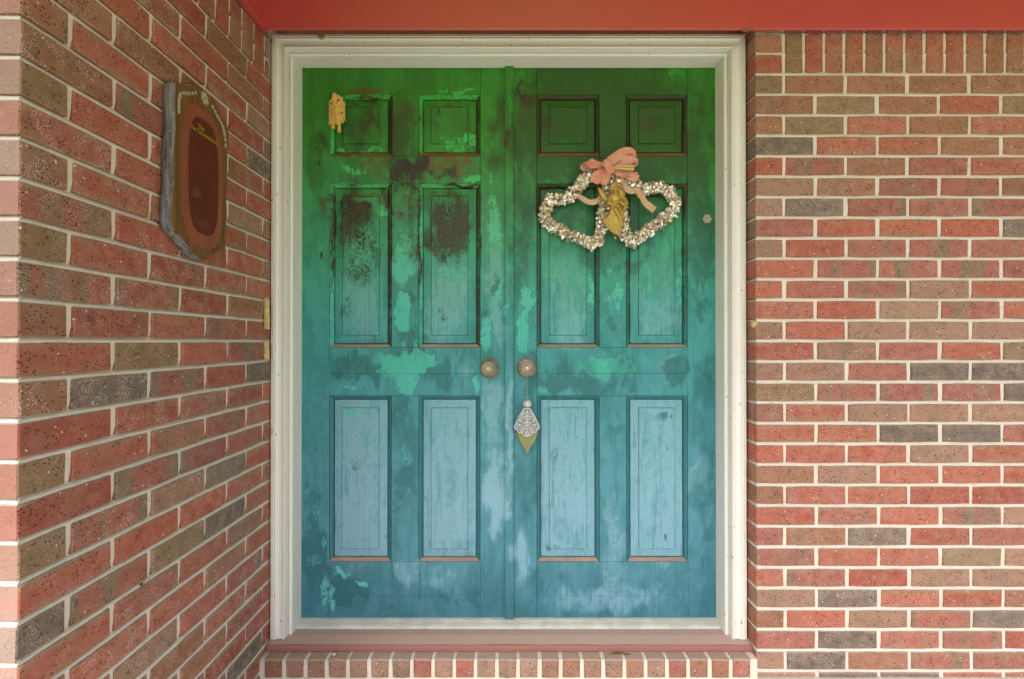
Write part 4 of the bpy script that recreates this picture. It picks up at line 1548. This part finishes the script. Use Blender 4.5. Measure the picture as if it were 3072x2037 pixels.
# glass drop
prof = [(990, 100), (1050, 148), (1110, 158), (1170, 154), (1230, 138), (1290, 112), (1350, 74), (1410, 38), (1460, 14), (1482, 2)]
v, f = [], []
NS = 18
for y, w2 in prof:
    for j in range(NS):
        a = 2 * math.pi * j / NS
        c, s_ = math.cos(a), math.sin(a)
        p = K3(812 + w2 * c, y, 0)
        v.append((p.x, p.y - .001 - .0075 * (w2 / 158) * (abs(s_) ** .75) * (1 if s_ > 0 else -1) * (1.0 + .25 * abs(c) * (1 - abs(c))), p.z))
for i in range(len(prof) - 1):
    for j in range(NS):
        k = (j + 1) % NS
        f.append((i * NS + j, (i + 1) * NS + j, (i + 1) * NS + k, i * NS + k))
f += [tuple(range(NS)), tuple((len(prof) - 1) * NS + j for j in range(NS))[::-1]]
obj('glass_drop', v, f, M_glass, ch, True)

# ================================================================== NESTS AND SMALL FINDS
def N3(x, y, f=0.0):           # pixels of a 1568 px wide zoom on the mud nest
    X, Z = px(950 + x * .15944, 250 + y * .15944, YD - .008)
    return Vector((X, YD - .008 - f, Z))


def rough_tube(m, pts, r0, ends=True, seed=0, n=12):
    """an uneven clay tube with a torn hollow lower end; pts from top to bottom"""
    P = catmull(pts, 6)
    rg = random.Random(seed)
    v, f = [], []
    R_ = len(P)
    for i, p in enumerate(P):
        t = i / (R_ - 1)
        rr = r0 * (math.sin(min(t / .12, 1) * math.pi / 2) * .7 + .3) * (1 + .10 * math.sin(i * 1.9))
        for j in range(n):
            a = 2 * math.pi * j / n
            w_ = 1 + .22 * mnoise.noise(Vector((a * 1.5, i * .8, seed * 3.3)))
            dz = (.011 * mnoise.noise(Vector((j * .9, seed * 5.1, 2))) - .002) if i == R_ - 1 else 0
            v.append((p.x + rr * w_ * math.cos(a), min(p.y - rr * w_ * math.sin(a) * .9, YD - .0012), p.z + dz))
    for i in range(R_ - 1):
        for j in range(n):
            k = (j + 1) % n
            f.append((i * n + j, (i + 1) * n + j, (i + 1) * n + k, i * n + k))
    f.append(tuple(range(n)))
    # inner wall of the torn mouth
    b = len(v)
    for j in range(n):
        q = v[(R_ - 1) * n + j]; c = P[-1]
        v.append((c.x + (q[0] - c.x) * .72, c.y + (q[1] - c.y) * .72, q[2]))
    for j in range(n):
        q = v[b + j]; v.append((q[0], q[1], q[2] + .018))
    for j in range(n):
        k = (j + 1) % n
        f.append(((R_ - 1) * n + j, b + j, b + k, (R_ - 1) * n + k))
        f.append((b + j, b + n + j, b + n + k, b + k))
    f.append(tuple(b + n + j for j in range(n)))
    m.add(v, f)


nest = tag(empty('mud_nest', N3(380, 520)), 'large cream mud dauber nest of fused tubes on the left door top panel', 'insect nest')
m = MB()
for i, (xt, yt, xb, yb, fw) in enumerate([(270, 300, 265, 790, .004), (325, 250, 325, 820, .010), (370, 200, 385, 790, .013), (425, 230, 440, 900, .012), (475, 270, 480, 740, .009), (500, 330, 505, 690, .003), (345, 220, 420, 760, .016)]):
    rough_tube(m, [N3(xt, yt, fw), N3((xt * 2 + xb) / 3, (yt * 2 + yb) / 3, fw + .002), N3((xt + 2 * xb) / 3, (yt + 2 * yb) / 3, fw + .001), N3(xb, yb + (-20, 30, -10, 25, 10, 0, 40)[i], fw)], .0064, seed=i)
m.build('mud_tubes', M_mud, nest)
m = MB()
for x, y, r_, fw in [(282, 398, 14, .0115), (350, 402, 8, .0175), (438, 360, 16, .0205), (272, 522, 9, .0115), (492, 590, 12, .0165), (404, 410, 6, .0225)]:
    m = MB()
    m.ball(N3(x, y, fw), (r_ * .1594 * YD / F, .002, r_ * 1.3 * .1594 * YD / F), 10, 6)
    m.build('exit_hole', M_hole, nest, True)


def wall_tube(x, y0, y1, label):
    t_ = tag(empty('mud_tube', (XL, *wpx(x, (y0 + y1) / 2, XL + .008))), label, 'insect nest', 'mud tubes beside the left jamb')
    m = MB()
    a, b = wpx(x, y0, XL + .008), wpx(x, y1, XL + .008)
    P = [Vector((XL + .006, a[0], a[1])), Vector((XL + .007, (a[0] * 2 + b[0]) / 3, (a[1] * 2 + b[1]) / 3)), Vector((XL + .007, (a[0] + b[0] * 2) / 3, (a[1] + 2 * b[1]) / 3)), Vector((XL + .008, b[0], b[1]))]
    rough_tube(m, P, .0088, seed=int(y0))
    m.build('mud_casing', M_mud_pale, t_)


wall_tube(801, 893, 984, 'upper pale mud tube on the brick wall beside the left jamb')
wall_tube(800, 1022, 1078, 'lower shorter mud tube on the brick wall beside the left jamb')

c0 = Vector((dpx(2120), YD, dpz(658)))
pn = tag(empty('paper_nest', c0), 'tiny grey paper wasp nest stuck on the right door stile', 'insect nest')
m = MB(); hm = MB()
rg = random.Random(5)
for i in range(-2, 3):
    for j in range(-2, 3):
        x, z = (i + .5 * (j % 2)) * .0064, j * .0057
        if (x / .0165) ** 2 + (z / .0125) ** 2 > 1.05: continue
        d = .011 + rg.uniform(-.002, .002) - .2 * abs(x)
        cc = c0 + Vector((x, 0, z))
        m.lathe(cc, [(.0022, .001), (.0032, .004), (.0038, d), (.0027, d + .0002), (.0023, d - .005)], 6)
m.build('comb', M_nest, pn)
m = MB()
c1 = Vector((XR - .004, YR + .008, dpz(973, 1.64)))
m.ball(c1, (.008, .012, .010), 12, 8); m.ball(c1 + Vector((.004, -.006, .004)), (.006, .008, .006), 10, 7)
for i, p in enumerate(m.v):
    q = Vector(p); m.v[i] = tuple(q + Vector((1, 1, 1)) * .0022 * mnoise.noise(q * 260))
o = m.build('mud_dab', M_mud_pale)
tag(o, 'small pale mud dab on the brick corner beside the right jamb', 'insect nest')
m = MB()
c2 = Vector((dpx(964, YF), YF - .004, dpz(110, YF)))
m.ball(c2, (.010, .006, .009), 12, 8); m.ball(c2 + Vector((.005, 0, .004)), (.006, .005, .006), 10, 7)
for i, p in enumerate(m.v):
    q = Vector(p); m.v[i] = tuple(q + Vector((1, .5, 1)) * .003 * mnoise.noise(q * 220))
o = m.build('mud_clump', M_straw)
tag(o, 'brown mud clump on the white frame head under the red board', 'insect nest')


def straws(name, pts, label, spread, Y, cat='dry grass', n=9, ln=.016):
    rg = random.Random(len(label))
    m = MB()
    for x, y in pts:
        c = Vector((dpx(x, Y), Y, dpz(y, Y)))
        for _ in range(n):
            a = rg.uniform(0, 6.28)
            p = c + Vector((rg.uniform(-spread, spread), -rg.uniform(0, .003), rg.uniform(-spread * .35, spread * .35)))
            d = Vector((math.cos(a), rg.uniform(-.3, .1), math.sin(a) * .7)) * rg.uniform(.4, 1) * ln
            m.tube([p - d * .5, p + Vector((0, -.001, .001)), p + d * .5], .00055, 5)
    o = m.build(name, M_straw, None, True)
    tag(o, label, cat, kind='stuff')


straws('dry_grass', [(1800, 464), (1812, 470)], 'wisp of dry grass caught above the peach bow', .010, YD - .003)
straws('dry_grass', [(960, 94), (1010, 93), (900, 92)], 'dry grass bits under the red board at the upper left frame corner', .02, YZ + .004, n=6)
straws('dry_grass', [(2236, 92), (2250, 84)], 'tuft of dry grass at the upper right frame corner', .008, YZ + .002, n=9, ln=.024)
straws('straw_bits', [(2128, 985), (2130, 1010)], 'thin pale threads stuck on the right door stile near the jamb', .008, YD - .001, 'debris', 4, .016)

straws('straw_bits', [(895, 25), (905, 45), (925, 62), (868, 70)], 'cobweb bits and straw on the red board above the left door', .009, YZ - .001, 'debris', 5, .014)

# leaf on the step
m = MB()
c = Vector(((1858 - 1536) * 1.632 / F, 1.632, .0715))
N = 12
v, f = [], []
for i in range(N + 1):
    t = i / N
    w_ = .0068 * math.sin(math.pi * min(1, t * 1.05)) ** .8 * (1 - .45 * t) + .0004
    x = -.038 + .076 * t
    z = .003 + .004 * math.sin(t * 5)
    for s_ in (-1, 0, 1):
        v.append((c.x + x, c.y + s_ * w_ * .9 + .006 * t - .004, c.z + z + abs(s_) * .0035 * math.sin(math.pi * t)))
for i in range(N):
    for k in range(2):
        a = i * 3 + k
        f.append((a, a + 1, a + 4, a + 3))
v2 = [(a, b, z - .0006) for a, b, z in v]
n = len(v)
f += [tuple(n + i for i in q[::-1]) for q in f[:]]
lf = obj('leaf', v + v2, f, M_leaf, None, True)
tag(lf, 'curled brown dry leaf lying on the brick step', 'leaf')
m = MB(); m.ball(((1003 - 1536) * 1.63 / F, 1.63, .0735), (.008, .006, .004), 10, 6)
for i, p in enumerate(m.v):
    q = Vector(p); m.v[i] = tuple(q + Vector((1, 1, .5)) * .0025 * mnoise.noise(q * 200))
tag(m.build('pebble', M_nest), 'small dark pebble lying on the brick step', 'pebble')
m = MB()
c3 = Vector(((2548 - 1536) * 1.585 / F, 1.585, .006))
m.box(c3.x - .045, c3.x + .05, c3.y - .02, c3.y + .012, .001, .009)
tag(m.build('rubber_strip', M_dark), 'dark strip lying on the porch floor at the foot of the right wall', 'strip')

# daddy longlegs on the left wall
sy, sz = wpx(424, 1751, XL + .004)
sp = tag(empty('spider', (XL + .004, sy, sz)), 'daddy longlegs spider sitting on a mortar joint low on the left wall', 'spider')
m = MB(); m.ball((XL + .006, sy, sz), (.0028, .0038, .0030), 12, 8); m.build('body', M_spider, sp, True)
rg = random.Random(2)
for i in range(8):
    a = i / 8 * 6.283 + .3
    L = rg.uniform(.022, .034)
    m = MB()
    m.tube([(XL + .006, sy, sz), (XL + .014, sy + math.cos(a) * L * .4, sz + math.sin(a) * L * .4), (XL + .0015, sy + math.cos(a) * L, sz + math.sin(a) * L)], .00035, 4)
    m.build('leg', M_spider, sp)
